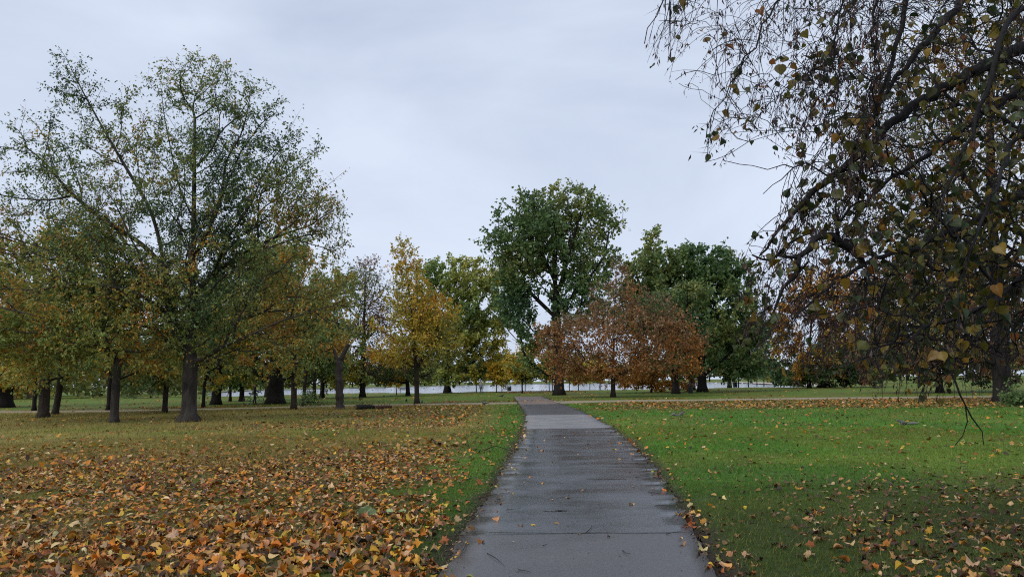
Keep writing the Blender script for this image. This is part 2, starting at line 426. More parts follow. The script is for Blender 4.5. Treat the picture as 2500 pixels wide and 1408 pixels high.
GREEN = np.array([0.052, 0.140, 0.008]); OLIVE = np.array([0.125, 0.148, 0.020]); STRAW = np.array([0.20, 0.170, 0.042])
SOIL = np.array([0.028, 0.02, 0.013]); RUST = np.array([0.16, 0.072, 0.022]); DKGREEN = np.array([0.034, 0.062, 0.012])
def lawn(x, y):
    """leaf cover 0..1, grass colour and grass cover of a place on the lawn"""
    d = path_out(x, y)
    n1 = noise2(x, y, .35); n2 = noise2(x + 40, y - 17, 1.3)
    left = x < xl(y)
    r = np.hypot(x, y)
    # left field: thick litter in front, dry grass beyond, a rusty drift before the cross path
    lit_l = sstep(26, 12.5, y + 6 * (n1 - .5) + np.clip(-x - 8, 0, 6) * .55) * .96
    verge = sstep(.35, .95, d + (n2 - .5) * .9 - .05 * np.clip(y - 7, 0, 30))
    verge2 = sstep(.7, 2.2, d + (n2 - .5) * 1.2)
    lit_l = lit_l * np.clip(sstep(.0, 1.0, (d + (n2 - .5) * 1.1) / np.interp(y, [5, 7, 9, 13, 20], [.15, .3, 1.0, 2.0, 2.8])) + .04, 0, 1)
    lit_l *= sstep(.22, .44, n2 + .18 * sstep(12, 8, y))
    drift = sstep(22, 31, y) * sstep(57, 50, y) * sstep(-15, -6, x + (n1 - .5) * 8) * sstep(1.6, 3.2, d + (n2 - .5)) * .5
    lit_l = np.maximum(lit_l, drift)
    lit_l = np.maximum(lit_l, .16 * sstep(14, 20, y) * sstep(62, 55, y) * sstep(.3, .6, n1))
    # right lawn: scattered leaves in front, clean green, a rusty drift before the cross path
    lit_r = sstep(12.5, 8.0, y + 5 * (n1 - .5) - .55 * np.clip(x - 4, 0, 6)) * .5 * sstep(.5, 1.7, d + (n2 - .5))
    lit_r = np.maximum(lit_r, sstep(.55, .02, d) * .32 * sstep(20, 9, y))
    band = sstep(39 - .2 * x, 44 - .18 * x, y) * sstep(62, 55, y) * sstep(2, 9, x + (n1 - .5) * 9) * .7
    lit_r = np.maximum(lit_r, band)
    lit_r = np.maximum(lit_r, .075)
    lit = np.where(left, lit_l, lit_r)
    cf_ = np.interp(x, CROSS_F[:, 0], CROSS_F[:, 1]); cb_ = np.interp(x, CROSS_B[:, 0], CROSS_B[:, 1])
    far = y > cb_
    fl = .10 + .55 * sstep(9, 3, np.abs(x - 4)) * sstep(95, 108, y) * sstep(140, 125, y) + .32 * sstep(.5, .66, n1)
    lit = np.where(far, fl, lit)
    lit = np.where(y < cf_, lit * sstep(.2, 1.6, cf_ - y), np.where(y > cb_, lit * sstep(.3, 2, y - cb_), .01))
    # grass colour
    g = np.zeros((len(x), 3)) + GREEN
    wl = (sstep(.6, 2.6, d + (n2 - .5) * 1.2) * left * (y < 57))[:, None]
    dry = sstep(.35, .6, n1 + .25 * sstep(-4, -16, x))[:, None]
    g = g * (1 - wl) + wl * (OLIVE * (1 - dry) + STRAW * dry)
    wn = (sstep(17, 10, y) * left * sstep(.8, .2, d))[:, None] * .0
    wd_ = (sstep(.42, .6, n1) * (~left) * .55)[:, None]
    g = g * (1 - wd_) + wd_ * (OLIVE * .85 + GREEN * .25)
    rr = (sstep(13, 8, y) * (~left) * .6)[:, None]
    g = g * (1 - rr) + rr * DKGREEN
    n3 = noise2(x + 11, y + 77, .8, 4)
    g = g * (.62 + .78 * n3)[:, None]
    worn = sstep(.56, .68, noise2(x - 63, y + 5, .45, 3))[:, None] * .55 * (d > 1)[:, None]
    g = g * (1 - worn) + worn * (OLIVE * .8)
    fo = (far * (.35 + .5 * sstep(.4, .6, n1)))[:, None]
    g = g * (1 - fo) + fo * OLIVE
    return lit, g, d, n1, n2
def lawn_z(x, y):
    d = path_out(x, y)
    r = np.hypot(x, y)
    amp = sstep(34, 20, r)
    z = .012 + .05 * (noise2(x, y, .55) - .35) * amp + .016 * amp
    z = z * sstep(0, .55, d) + (-.022) * (1 - sstep(0, .55, d))
    return np.where(r > 34, np.minimum(z, -.012), z * amp + (-.012) * (1 - amp))

def build_ground():
    rr = np.concatenate([[.01], np.geomspace(1.0, 3000, 190)])
    fw = np.radians(np.arange(-46, 46.01, .37)); bw = np.radians(np.arange(53, 308, 5.0))
    th = np.concatenate([fw, bw])
    Rg, Tg = np.meshgrid(rr, th, indexing='ij')
    x = (Rg * np.sin(Tg)).ravel(); y = (Rg * np.cos(Tg)).ravel()
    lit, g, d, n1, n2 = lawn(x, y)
    z = lawn_z(x, y)
    lake = poly_sdf_y(x, y)
    z = np.where(lake > -2.0, z - .9 * sstep(-2.0, 6.0, lake), z)
    litc = SOIL * .6 + RUST * .5
    l3 = lit[:, None]
    near = sstep(16, 9, np.hypot(x, y))[:, None]
    col = g * (1 - l3 * .75) + litc * l3 * .75
    col = col * (1 - near * .7) + near * .7 * (SOIL * .55 + g * .3)
    edge = sstep(.35, 0, d + (n2 - .5) * .5)[:, None]
    col = col * (1 - edge) + edge * SOIL
    far_bank = ((lake > -1e2) & (y > 200))[:, None]
    col = np.where(far_bank, OLIVE * .9, col)
    m, k = len(rr), len(th)
    i = np.arange(m - 1)[:, None] * k; j = np.arange(k)[None]; jn = (j + 1) % k
    a, b, c, dd = (i + j).ravel(), (i + jn).ravel(), (i + k + jn).ravel(), (i + k + j).ravel()
    T = np.concatenate([np.stack([a, c, b], 1), np.stack([a, dd, c], 1)])
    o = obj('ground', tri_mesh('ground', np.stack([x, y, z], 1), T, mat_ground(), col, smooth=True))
    struct(o)
build_ground()

def strip(name, L, R, mat, z=0.004, n=None, wob=0.0, step=None, crown=0.0):
    """a paved sheet between two edge lines, 9 points across, with a thin skirt"""
    L = np.asarray(L); R = np.asarray(R)
    m = len(L); k = 9
    f = np.linspace(0, 1, k)
    P = L[:, None] * (1 - f)[None, :, None] + R[:, None] * f[None, :, None]
    Z = z + crown * (1 - (2 * f - 1) ** 2)[None] + np.zeros((m, 1))
    V = np.concatenate([np.dstack([P, Z[..., None]]).reshape(-1, 3)])
    i = np.arange(m - 1)[:, None] * k; j = np.arange(k - 1)[None]
    a, b, c, d = (i + j).ravel(), (i + j + 1).ravel(), (i + k + j + 1).ravel(), (i + k + j).ravel()
    T = np.concatenate([np.stack([a, b, c], 1), np.stack([a, c, d], 1)])
    n0 = len(V)
    Ls, Rs = V.reshape(m, k, 3)[:, 0].copy(), V.reshape(m, k, 3)[:, -1].copy()
    Ls[:, 2] -= .06; Rs[:, 2] -= .06
    V = np.concatenate([V, Ls, Rs])
    q = np.arange(m - 1)
    T = np.concatenate([T, np.stack([q * k, (q + 1) * k, n0 + q + 1], 1), np.stack([q * k, n0 + q + 1, n0 + q], 1),
                        np.stack([q * k + k - 1, n0 + m + q, n0 + m + q + 1], 1), np.stack([q * k + k - 1, n0 + m + q + 1, (q + 1) * k + k - 1], 1)])
    return struct(obj(name, tri_mesh(name, V, T, mat, smooth=False)))
def path_edges(y0, y1, step):
    ys = np.arange(y0, y1 + step * .5, step); ys[-1] = y1
    # photographed edges, smoothed, with a crumbling outline
    w = np.array([1, 2, 3, 2, 1]) / 9
    def sm(fn): return sum(wk * fn(ys + (q - 2) * .045 * np.clip(ys, 4, 60)) for q, wk in enumerate(w))
    e = .2 * np.clip(ys / 10, .5, 2)
    L = sm(xl) + (noise2(ys, ys * 0, 2.6) - .5) * e; R = sm(xr) + (noise2(ys + 90, ys * 0, 2.6) - .5) * e
    return np.column_stack([L, ys]), np.column_stack([R, ys])
y_of = lambda px, py: at(px, py)[1]
Y0, Y1, Y2, Y3, Y4 = y_of(1400, 1303), y_of(1390, 1045), y_of(1360, 1012), y_of(1320, 986), y_of(1305, 976)
def sect(name, a, b, col, wet, dry, step, spec=.5):
    L, R = path_edges(a, b, step)
    return strip(name, L, R, mat_asphalt(name + '_surface', col, wet, dry, spec=spec), z=.004)
sect('path', Y0 + .012, Y1, (.072, .076, .086), .13, .36, .12)
sect('path_near_section', -29.0, Y0, (.080, .075, .077), .28, .5, .15, .5)
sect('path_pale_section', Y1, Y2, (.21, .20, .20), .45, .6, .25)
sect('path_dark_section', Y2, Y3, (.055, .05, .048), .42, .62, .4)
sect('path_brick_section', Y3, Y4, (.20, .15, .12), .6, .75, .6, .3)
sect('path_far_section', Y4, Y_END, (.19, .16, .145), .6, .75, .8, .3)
def resample(P, n):
    s = np.concatenate([[0], np.cumsum(np.linalg.norm(np.diff(P, axis=0), axis=1))])
    t = np.linspace(0, s[-1], n)
    return np.column_stack([np.interp(t, s, P[:, q]) for q in range(P.shape[1])])
sand = mat_asphalt('sandy_gravel', (.30, .245, .165), .75, .85, spec=.2)
iL = int(np.argmin(np.abs(CROSS_F[:, 0] - at(1262, 985)[0]))); iR = iL + 1
strip('cross_path_west', resample(CROSS_F[:iL + 1], 60), resample(CROSS_B[:iL + 1], 60), sand, z=.008)
strip('cross_path_east', resample(CROSS_F[iR:], 60), resample(CROSS_B[iR:], 60), sand, z=.008)
# tar joint across the path, damp streaks and a dark wet hole
tar = mat_plain('tar_joint', (.012, .012, .013), .35, .3, 30)
def seam(name, p0, p1, w, z, wob=.03, n=24, label=None, mat=None):
    a, b = at(*p0), at(*p1)
    f = np.linspace(0, 1, n)[:, None]
    c = a * (1 - f) + b * f
    c[:, 1] += (noise2(c[:, 0] * 3, c[:, 1], 1.5) - .5) * wob * 4
    ww = w * (.4 + 1.2 * noise2(c[:, 0] * 6 + 7, c[:, 1], 1.0)) * np.sin(np.linspace(.12, math.pi - .12, n)) ** .5
    V = np.concatenate([c + np.column_stack([0 * ww, -ww / 2, 0 * ww + z]), c + np.column_stack([0 * ww, ww / 2, 0 * ww + z])])
    i = np.arange(n - 1)
    T = np.concatenate([np.stack([i, i + 1, i + n + 1], 1), np.stack([i, i + n + 1, i + n], 1)])
    return struct(obj(name, tri_mesh(name, V, T, mat or tar)))
seam('path_joint', (1110, 1301), (1700, 1301), .018, .0075)
wet = mat_plain('wet_tar', (.01, .011, .013), .08, .2, 20)
for a, b, w in [((1325, 1247), (1384, 1247), .075), ((1484, 1132), (1556, 1131), .05), ((1462, 1139), (1556, 1140), .035), ((1430, 1169), (1530, 1170), .035), ((1486, 1119), (1545, 1118), .03), ((1370, 1086), (1500, 1084), .04), ((1300, 1100), (1400, 1101), .03)]:
    seam('puddle', a, b, w, .0078, wob=.006, mat=wet)

# lake
def build_lake():
    n = 120
    sN = resample(SHORE_N, n); sF = resample(SHORE_F, n)
    m = 8; f = np.linspace(-.06, 1.06, m)
    P = sN[:, None] * (1 - f)[None, :, None] + sF[:, None] * f[None, :, None]
    V = np.dstack([P, np.full((n, m, 1), -.25)]).reshape(-1, 3)
    i = np.arange(n - 1)[:, None] * m; j = np.arange(m - 1)[None]
    a, b, c, d = (i + j).ravel(), (i + j + 1).ravel(), (i + m + j + 1).ravel(), (i + m + j).ravel()
    struct(obj('lake', tri_mesh('lake', V, np.concatenate([np.stack([a, c, b], 1), np.stack([a, d, c], 1)]), mat_water())))
    # pale stone rim along the far shore and the promenade east of the water
    rim = mat_plain('pale_stone', (.42, .40, .36), .8, .15, .5)
    L = resample(SHORE_F, 90); d = unit(L)
    strip('far_shore_promenade', L + d * 1.0, L + d * 6.0, rim, z=.02)
    E0 = np.array([at(*p)[:2] for p in [(1800, 933.2), (1880, 936.6), (1960, 940.5), (2030, 941.5)]])
    E1 = np.array([at(*p)[:2] for p in [(1800, 931.5), (1880, 933.0), (1960, 935.0), (2030, 936.0)]])
    strip('lake_beach', resample(E0, 20), resample(E1, 20), mat_plain('pale_sand', (.45, .41, .34), .85, .15, .5), z=.03)
build_lake()
# ------------------------------------------------------------------ trees
def dens_line(P, step):
    P = np.asarray(P, float)
    s = np.concatenate([[0], np.cumsum(np.linalg.norm(np.diff(P, axis=0), axis=1))])
    n = max(2, int(math.ceil(s[-1] / step)) + 1)
    t = np.linspace(0, s[-1], n)
    # Catmull-like smoothing: linear resample then relax
    Q = np.column_stack([np.interp(t, s, P[:, q]) for q in range(3)])
    for _ in range(2):
        Q[1:-1] = .5 * Q[1:-1] + .25 * (Q[:-2] + Q[2:])
    return Q
def grow(seeds, attr, bf=.35, step=.6, wig=.0):
    """limbs drawn from seed lines, then every crown point joined to the wood by the cheapest way"""
    pos, par, lim = [], [], []
    for si, S in enumerate(seeds):
        Q = dens_line(S, step)
        if wig: Q[1:] += rng.normal(0, wig, (len(Q) - 1, 3))
        if si == 0:
            prev = -1; st = 0
        else:
            A = np.array(pos); prev = int(np.argmin(np.linalg.norm(A - Q[0], axis=1))); st = 1
        for q in Q[st:]:
            pos.append(q); par.append(prev); lim.append(si); prev = len(pos) - 1
    n0, n = len(pos), len(attr)
    P = np.zeros((n0 + n, 3)); P[:n0] = pos
    par = np.concatenate([par, np.zeros(n, int)]); lim = np.concatenate([lim, np.zeros(n, int)])
    L = np.zeros(n0 + n)
    for i in range(n0):
        if par[i] >= 0: L[i] = L[par[i]] + np.linalg.norm(P[i] - P[par[i]])
    zmin = attr[:, 2].min() if n else 0
    best = np.full(n, 1e9); bp = np.zeros(n, int)
    for i in range(n0):
        if P[i, 2] < 1.2 : continue
        d = np.linalg.norm(attr - P[i], axis=1) + bf * L[i]
        m = d < best; best[m] = d[m]; bp[m] = i
    alive = np.ones(n, bool)
    for k in range(n):
        j = int(np.argmin(best)); i = n0 + k
        P[i] = attr[j]; par[i] = bp[j]; lim[i] = lim[bp[j]]
        L[i] = L[bp[j]] + np.linalg.norm(P[i] - P[bp[j]])
        best[j] = 1e12; alive[j] = False
        d = np.linalg.norm(attr - P[i], axis=1) + bf * L[i]
        m = (d < best) & alive; best[m] = d[m]; bp[m] = i
    kids = np.bincount(par[1:], minlength=len(P))
    w = (kids == 0).astype(float)
    for i in range(len(P) - 1, 0, -1): w[par[i]] += w[i]
    # relax the joined part so that limbs sweep instead of zig-zagging
    main = np.full(len(P), -1)
    for i in range(len(P) - 1, 0, -1):
        if main[par[i]] < 0 or w[i] > w[main[par[i]]]: main[par[i]] = i
    for _ in range(3):
        N = P.copy(); i = np.arange(n0, len(P)); i = i[main[i] >= 0]
        N[i] = .4 * P[i] + .3 * P[par[i]] + .3 * P[main[i]]
        P = N
    return P, par, lim, w, main, n0
def prisms(A, B, ra, rb):
    """thin three-sided twigs, all at once"""
    T = unit(B - A); ref = np.where(np.abs(T[:, 2:3]) < .9, [[0, 0, 1.0]], [[1.0, 0, 0]])
    u = unit(np.cross(T, ref)); v = np.cross(T, u); n = len(A)
    V = np.zeros((n, 6, 3))
    for k in range(3):
        a = k * 2.0944; o = math.cos(a) * u + math.sin(a) * v
        V[:, k] = A + o * ra[:, None]; V[:, 3 + k] = B + o * rb[:, None]
    t = np.array([[0, 1, 4], [0, 4, 3], [1, 2, 5], [1, 5, 4], [2, 0, 3], [2, 3, 5]])
    return V.reshape(-1, 3), (t[None] + (np.arange(n) * 6)[:, None, None]).reshape(-1, 3)
def cones(A, B, ra):
    """pointed three-sided twigs"""
    T = unit(B - A); ref = np.where(np.abs(T[:, 2:3]) < .9, [[0, 0, 1.0]], [[1.0, 0, 0]])
    u = unit(np.cross(T, ref)); v = np.cross(T, u); n = len(A)
    V = np.zeros((n, 4, 3)); V[:, 3] = B
    for k in range(3):
        a = k * 2.0944; V[:, k] = A + (math.cos(a) * u + math.sin(a) * v) * ra[:, None]
    t = np.array([[0, 1, 3], [1, 2, 3], [2, 0, 3]])
    return V.reshape(-1, 3), (t[None] + (np.arange(n) * 4)[:, None, None]).reshape(-1, 3)
def wood(P, par, w, main, R, e=1.75, flare=.55, thick=.02, ksides=10, minr=0.0, sel=None, taper_z=None):
    """tubes along every chain of thick wood, prisms for the thin rest; returns verts, tris"""
    r = R * (w / w[0]) ** (1 / e)
    r = np.maximum(r, minr)
    hz = P[:, 2] - P[0, 2]
    r = r * (1 + flare * np.exp(-np.maximum(hz, 0) / (R * .55 + .06)) * (w > .5 * w[0]))
    mb = MB()
    N = len(P); sel = np.ones(N, bool) if sel is None else sel
    thickn = r > thick
    heads = [i for i in range(N) if sel[i] and thickn[i] and (par[i] < 0 or main[par[i]] != i or not sel[par[i]])]
    for h in heads:
        ch = [] if par[h] < 0 else [par[h]]
        i = h
        while i >= 0 and sel[i] and thickn[i]:
            ch.append(i); i = main[i]
        if i >= 0 and sel[i]: ch.append(i)
        if len(ch) < 2: continue
        rr = r[ch].copy()
        if par[h] >= 0: rr[0] = min(rr[0], rr[1] * 1.15)
        k = ksides if rr.max() > .35 * R else (6 if rr.max() > .12 * R else 4)
        mb.tube(P[ch], rr, k)
    th = np.array([i for i in range(1, N) if sel[i] and not thickn[i]], int)
    if len(th):
        ra = np.minimum(r[par[th]], r[th] * 1.3); rb = r[th] * .8
        mb.add(*prisms(P[par[th]], P[th], ra, rb))
    if not mb.v: return None
    return np.concatenate(mb.v), np.concatenate(mb.t), r
def crown_points(ells, D, n, gap=.0, gsc=.5, shell=2.4, dsc=.9):
    wts, out = [], []
    for E in ells:
        wts.append(E[2] * E[2] ** .5 * E[3])
    wts = np.array(wts) / sum(wts)
    for E, q in zip(ells, wts):
        cx, cyy, rx, ry = E[:4]; off = E[4] if len(E) > 4 else 0.0
        c = pt(cx, cyy, D + off); s = (D + off) / F_PX * 1.13
        m = int(n * q * 2.2) + 4
        d = unit(rng.normal(size=(m, 3))); rad = rng.random(m) ** (1 / shell)
        p = c + d * rad[:, None] * np.array([rx * s, rx * s * dsc, ry * s])
        if gap: p = p[noise3(p, gsc) > gap * .8 + .1]
        out.append(p[:max(2, int(n * q))])
    p = np.concatenate(out)
    return p[p[:, 2] > .12]
def ramp(v, stops):
    xs = np.array([s[0] for s in stops]); cs = np.array([s[1] for s in stops])
    return np.column_stack([np.interp(v, xs, cs[:, q]) for q in range(3)])
K = dict(lime=(.165, .195, .045), dk=(.030, .058, .024), blue=(.040, .080, .045), green=(.060, .112, .036), mid=(.090, .142, .044), olive=(.130, .150, .048), yg=(.20, .210, .055),
         yel=(.34, .26, .03), gold=(.36, .20, .022), orange=(.34, .145, .03), rust=(.235, .105, .042), brown=(.15, .088, .05), mauve=(.13, .09, .07), red=(.25, .05, .03))
def leaves_on(tw_a, tw_b, n, size, stops, hgrad=0, jit=.22, nsc=.35, aspect=.55, tmpl=None, hang=.5, spread=.5, zref=None, colfn=None, bright=1.0):
    m = len(tw_a)
    i = rng.integers(0, m, n); t = rng.random(n)[:, None] ** .8
    A, B = tw_a[i], tw_b[i]; d = unit(B - A)
    ln = size * rng.uniform(.65, 1.3, n)
    c = A + (B - A) * t + rng.normal(0, size * spread, (n, 3))
    mid = d * .6 + rng.normal(0, .7, (n, 3)) + np.array([0, 0, -hang])
    nor = rng.normal(0, 1.0, (n, 3)) + np.array([0, -.25, .45])
    v = noise3(c, nsc) * .75 + noise3(c + 50, nsc * 3) * .25
    v = (v - .5) * 1.5 + .5 + rng.normal(0, jit, n) * .6
    if hgrad:
        z0, z1 = np.percentile(c[:, 2], 3), np.percentile(c[:, 2], 97)
        v = v + hgrad * ((c[:, 2] - z0) / (z1 - z0) - .5)
    if colfn is not None: v = v + colfn(c)
    col = ramp(np.clip(v, 0, 1), stops) * rng.uniform(.65, 1.35, (n, 1)) * bright * 1.4
    return scatter_leaves(c, mid, nor, ln, ln * aspect, col, tmpl or T_rhomb())
def twiglets(P, r, par, n, length, thin, droop=.0, upb=.15):
    cand = np.where(r <= thin)[0]; cand = cand[cand > 0]
    i = rng.choice(cand, n)
    t = rng.random((n, 1))
    A = P[i] * t + P[par[i]] * (1 - t)
    d = unit(P[i] - P[par[i]]) * .7 + rng.normal(0, .75, (n, 3)) + np.array([0, 0, upb - droop])
    return A, A + unit(d) * (length * rng.uniform(.5, 1.3, (n, 1)))

LEAF_MUL = 1.35
def tree(name, label, cat, base, wpx, ells, stops, natt=420, nleaf=9000, size=.26, group=None, limbs=(), top=None, bark=None, gap=.35, bf=.35,
         hgrad=.0, aspect=.6, hang=.4, ntw=None, twl=.55, droop=.0, split=False, nsc=.35, step=None, shell=2.4, dsc=.9, e=1.75, colfn=None, jit=.30, flare=.55,
         upb=.15, ksides=10, lean=None, bright=1.0, gsc=.5):
    """base and crown in photograph pixels; the tree stands at the place seen there with its real size"""
    b = at(*base); D = b[1]; s = D / F_PX
    R = wpx * s / 2 * .86
    size *= 1.05; natt = int(natt * 1.3); nleaf = int(nleaf * LEAF_MUL)
    attr = crown_points(ells, D, natt, gap, gsc, shell, dsc)
    zt = np.percentile(attr[:, 2], 80)
    if top is None:
        m = attr[np.abs(attr[:, 2] - zt) < .15 * zt]
        tp = np.array([b[0] * .5 + m[:, 0].mean() * .5, D, zt * .92])
    else:
        tp = pt(top[0], top[1], D)
    zc = np.percentile(attr[:, 2], 4)
    mids = [b + np.array([0, 0, q]) + (tp - b) * np.array([1, 1, 0]) * f for q, f in ((-.12, 0), (.12, 0), (.35, 0), (.7, .01), (max(1.2, zc * .7), .04))]
    if lean: 
        for q, m_ in enumerate(mids): m_[0] += lean * m_[2]
    trunk = mids + [b * [.55, .55, 0] + tp * [.45, .45, 0] + [0, 0, tp[2] * .62], tp]
    trunk = [q for k, q in enumerate(trunk) if k == 0 or q[2] > trunk[k - 1][2]]
    seeds = [trunk]
    for lb in limbs:
        seeds.append([pt(q[0], q[1], D + (q[2] if len(q) > 2 else 0)) for q in lb])
    P, par, lim, w, main, n0 = grow(seeds, attr, bf, step or max(.35, .9 * s * 20))
    root = empty(name, b)
    tag(root, label, cat, group)
    bk = bark or BARK_DARK
    V, T, r = wood(P, par, w, main, R, e, flare, thick=max(.012, s * .35), ksides=ksides)
    n_tw = ntw or nleaf // 7
    thin = np.quantile(r, .8)
    ta, tb = twiglets(P, r, par, n_tw, twl, thin, droop, upb)
    rt = max(.004, .12 * s)
    tv, tt = cones(ta, tb, np.full(n_tw, rt * 1.25))
    if split:
        # the stem and every main limb with its branches are parts of their own
        order = np.full(len(P), -1)
        stem = np.zeros(len(P), bool); i = 0
        while i >= 0 and (lim[i] == 0 or not limbs) and i < n0: stem[i] = True; i = main[i]
        if limbs: stem |= (lim == 0) & (np.arange(len(P)) < n0)
        top_ = np.full(len(P), -1)
        for i in range(len(P)):
            if stem[i]: continue
            top_[i] = i if stem[par[i]] else top_[par[i]]
        Vs, Ts, _ = wood(P, par, w, main, R, e, flare, max(.012, s * .35), ksides, sel=stem)
        obj('trunk', tri_mesh('trunk', Vs - b, Ts, bk, smooth=True), root)
        fine = ~stem
        for h in np.unique(top_[top_ >= 0]):
            sub = top_ == h
            if r[h] < .16 * R or sub.sum() < 8: continue
            res = wood(P, par, w, main, R, e, flare, max(.012, s * .35), ksides, sel=sub)
            if res is None: continue
            obj('limb', tri_mesh('limb', res[0] - b, res[1], bk, smooth=True), root)
            fine &= ~sub
        mb = MB()
        res = wood(P, par, w, main, R, e, flare, max(.012, s * .35), ksides, sel=fine)
        if res is not None: mb.add(res[0] - b, res[1])
        mb.add(tv - b, tt)
        o = mb.build('twigs', bk, root); o['kind'] = 'stuff'
    else:
        mb = MB().add(V - b, T).add(tv - b, tt)
        mb.build('trunk', bk, root, smooth=True)
    lv, lt, lc = leaves_on(ta, tb, nleaf, size, stops, hgrad, jit, nsc, aspect, None, hang, .35, colfn=colfn, bright=bright)
    o = obj('crown', tri_mesh('crown', lv - b, lt, MAT_LEAF, lc), root); o['kind'] = 'stuff'
    return root

G_LEFT = 'trees of the left grove'; G_SHORE = 'young trees along the lakeshore'; G_RIGHT = 'trees behind the overhanging branches'
# --- the big tree of the left grove
def big_cols(c):
    return .0 + .22 * sstep(3.0, 12.0, c[:, 2]) - .42 * sstep(-17.5, -24.5, c[:, 0]) * sstep(13, 9, c[:, 2]) - .06 * sstep(-10, -6, c[:, 0])
tree('big_spreading_tree', 'largest tree at left, thick grey double stem and wide yellowing green crown', 'tree', (460, 1028), 39,
     [(470, 300, 175, 160), (610, 320, 120, 140), (200, 330, 110, 150), (155, 200, 55, 95), (65, 420, 120, 140), (680, 460, 160, 150), (340, 520, 300, 210),
      (750, 600, 110, 160), (450, 690, 390, 170), (120, 640, 210, 170), (660, 740, 220, 150), (500, 500, 280, 220), (500, 200, 130, 70), (250, 800, 190, 110), (-70, 560, 120, 180), (620, 560, 200, 180), (560, 820, 200, 70)],
     [(0, K['orange']), (.14, K['gold']), (.30, K['yg']), (.5, K['lime']), (.68, K['mid']), (.9, K['green']), (1, K['dk'])],
     natt=3100, nleaf=53000, size=.14, top=(476, 290), bark=BARK_GREY, gap=.25, bf=.3, split=True, ntw=17000, twl=.62, aspect=.48, hang=.7, shell=2.6, dsc=.55, e=2.15,
     colfn=big_cols, nsc=.45, step=.5, flare=1.2, ksides=18, gsc=.7,
     limbs=[[(462, 890), (436, 830), (412, 750), (404, 690), (400, 640), (386, 570), (366, 505), (332, 450), (296, 390), (255, 320), (205, 230), (160, 140)],
            [(401, 650), (345, 592), (255, 540), (165, 465), (105, 390), (30, 335)],
            [(405, 705, .3), (335, 662, .8), (272, 641, 1.2), (180, 631, 1.5), (80, 636, 1.6), (-40, 652, 1.6)],
            [(407, 765, -.3), (345, 717, -1.0), (262, 696, -1.6), (160, 690, -2.0), (80, 715, -2.2)],
            [(472, 890, -.2), (530, 852, -.8), (600, 822, -1.2), (700, 776, -1.5), (800, 752, -1.6), (860, 722, -1.6)],
            [(472, 720, .2), (520, 668, .6), (600, 612, 1.0), (680, 575, 1.3), (790, 540, 1.5)],
            [(477, 620), (512, 560, -.4), (545, 470, -.6), (548, 390, -.8), (592, 330, -1.0), (610, 240, -1.0)],
            [(476, 540, 0), (440, 470, .5), (420, 380, .8), (400, 280, .9), (390, 190, .9)],
            [(408, 740, .8), (360, 690, 1.8), (300, 610, 2.6), (210, 560, 3.0)],
            [(470, 800, .5), (540, 740, 2.0), (620, 690, 3.2), (700, 660, 4.0)]])
tree('forked_tree', 'dark slim tree with low spreading limbs just left of the largest tree', 'tree', (278, 1030), 22,
     [(290, 780, 210, 130), (120, 830, 190, 110), (60, 720, 150, 150), (300, 870, 170, 60), (230, 640, 130, 110)],
     [(0, K['orange']), (.1, K['gold']), (.3, K['yg']), (.6, K['lime']), (.85, K['mid']), (1, K['green'])],
     natt=850, nleaf=19000, size=.15, bright=1.2, top=(302, 700), bark=BARK_GREY, group=G_LEFT, split=True, ntw=3200, twl=.5, hang=.6, gap=.42, dsc=.7, ksides=12, flare=.7,
     limbs=[[(285, 885), (250, 845, -.5), (180, 805, -1.2), (90, 770, -1.8), (0, 750, -2)], [(286, 890), (330, 850, .4), (380, 840, 1), (430, 850, 1.4)],
            [(292, 840), (330, 790, -.5), (372, 745, -.9)], [(284, 870), (240, 800, .8), (180, 740, 1.5), (90, 690, 2.2)]])
OLIVEMIX = [(0, K['orange']), (.07, K['gold']), (.2, K['yel']), (.42, K['yg']), (.7, K['lime']), (.9, K['mid']), (1, K['green'])]
YELMIX = [(0, K['gold']), (.4, K['yel']), (.75, K['yg']), (1, K['olive'])]
GRNMIX = [(0, K['yg']), (.15, K['olive']), (.45, K['mid']), (.75, K['green']), (1, K['dk'])]
DKMIX = [(0, K['yg']), (.14, K['olive']), (.38, K['mid']), (.68, K['green']), (1, K['blue'])]
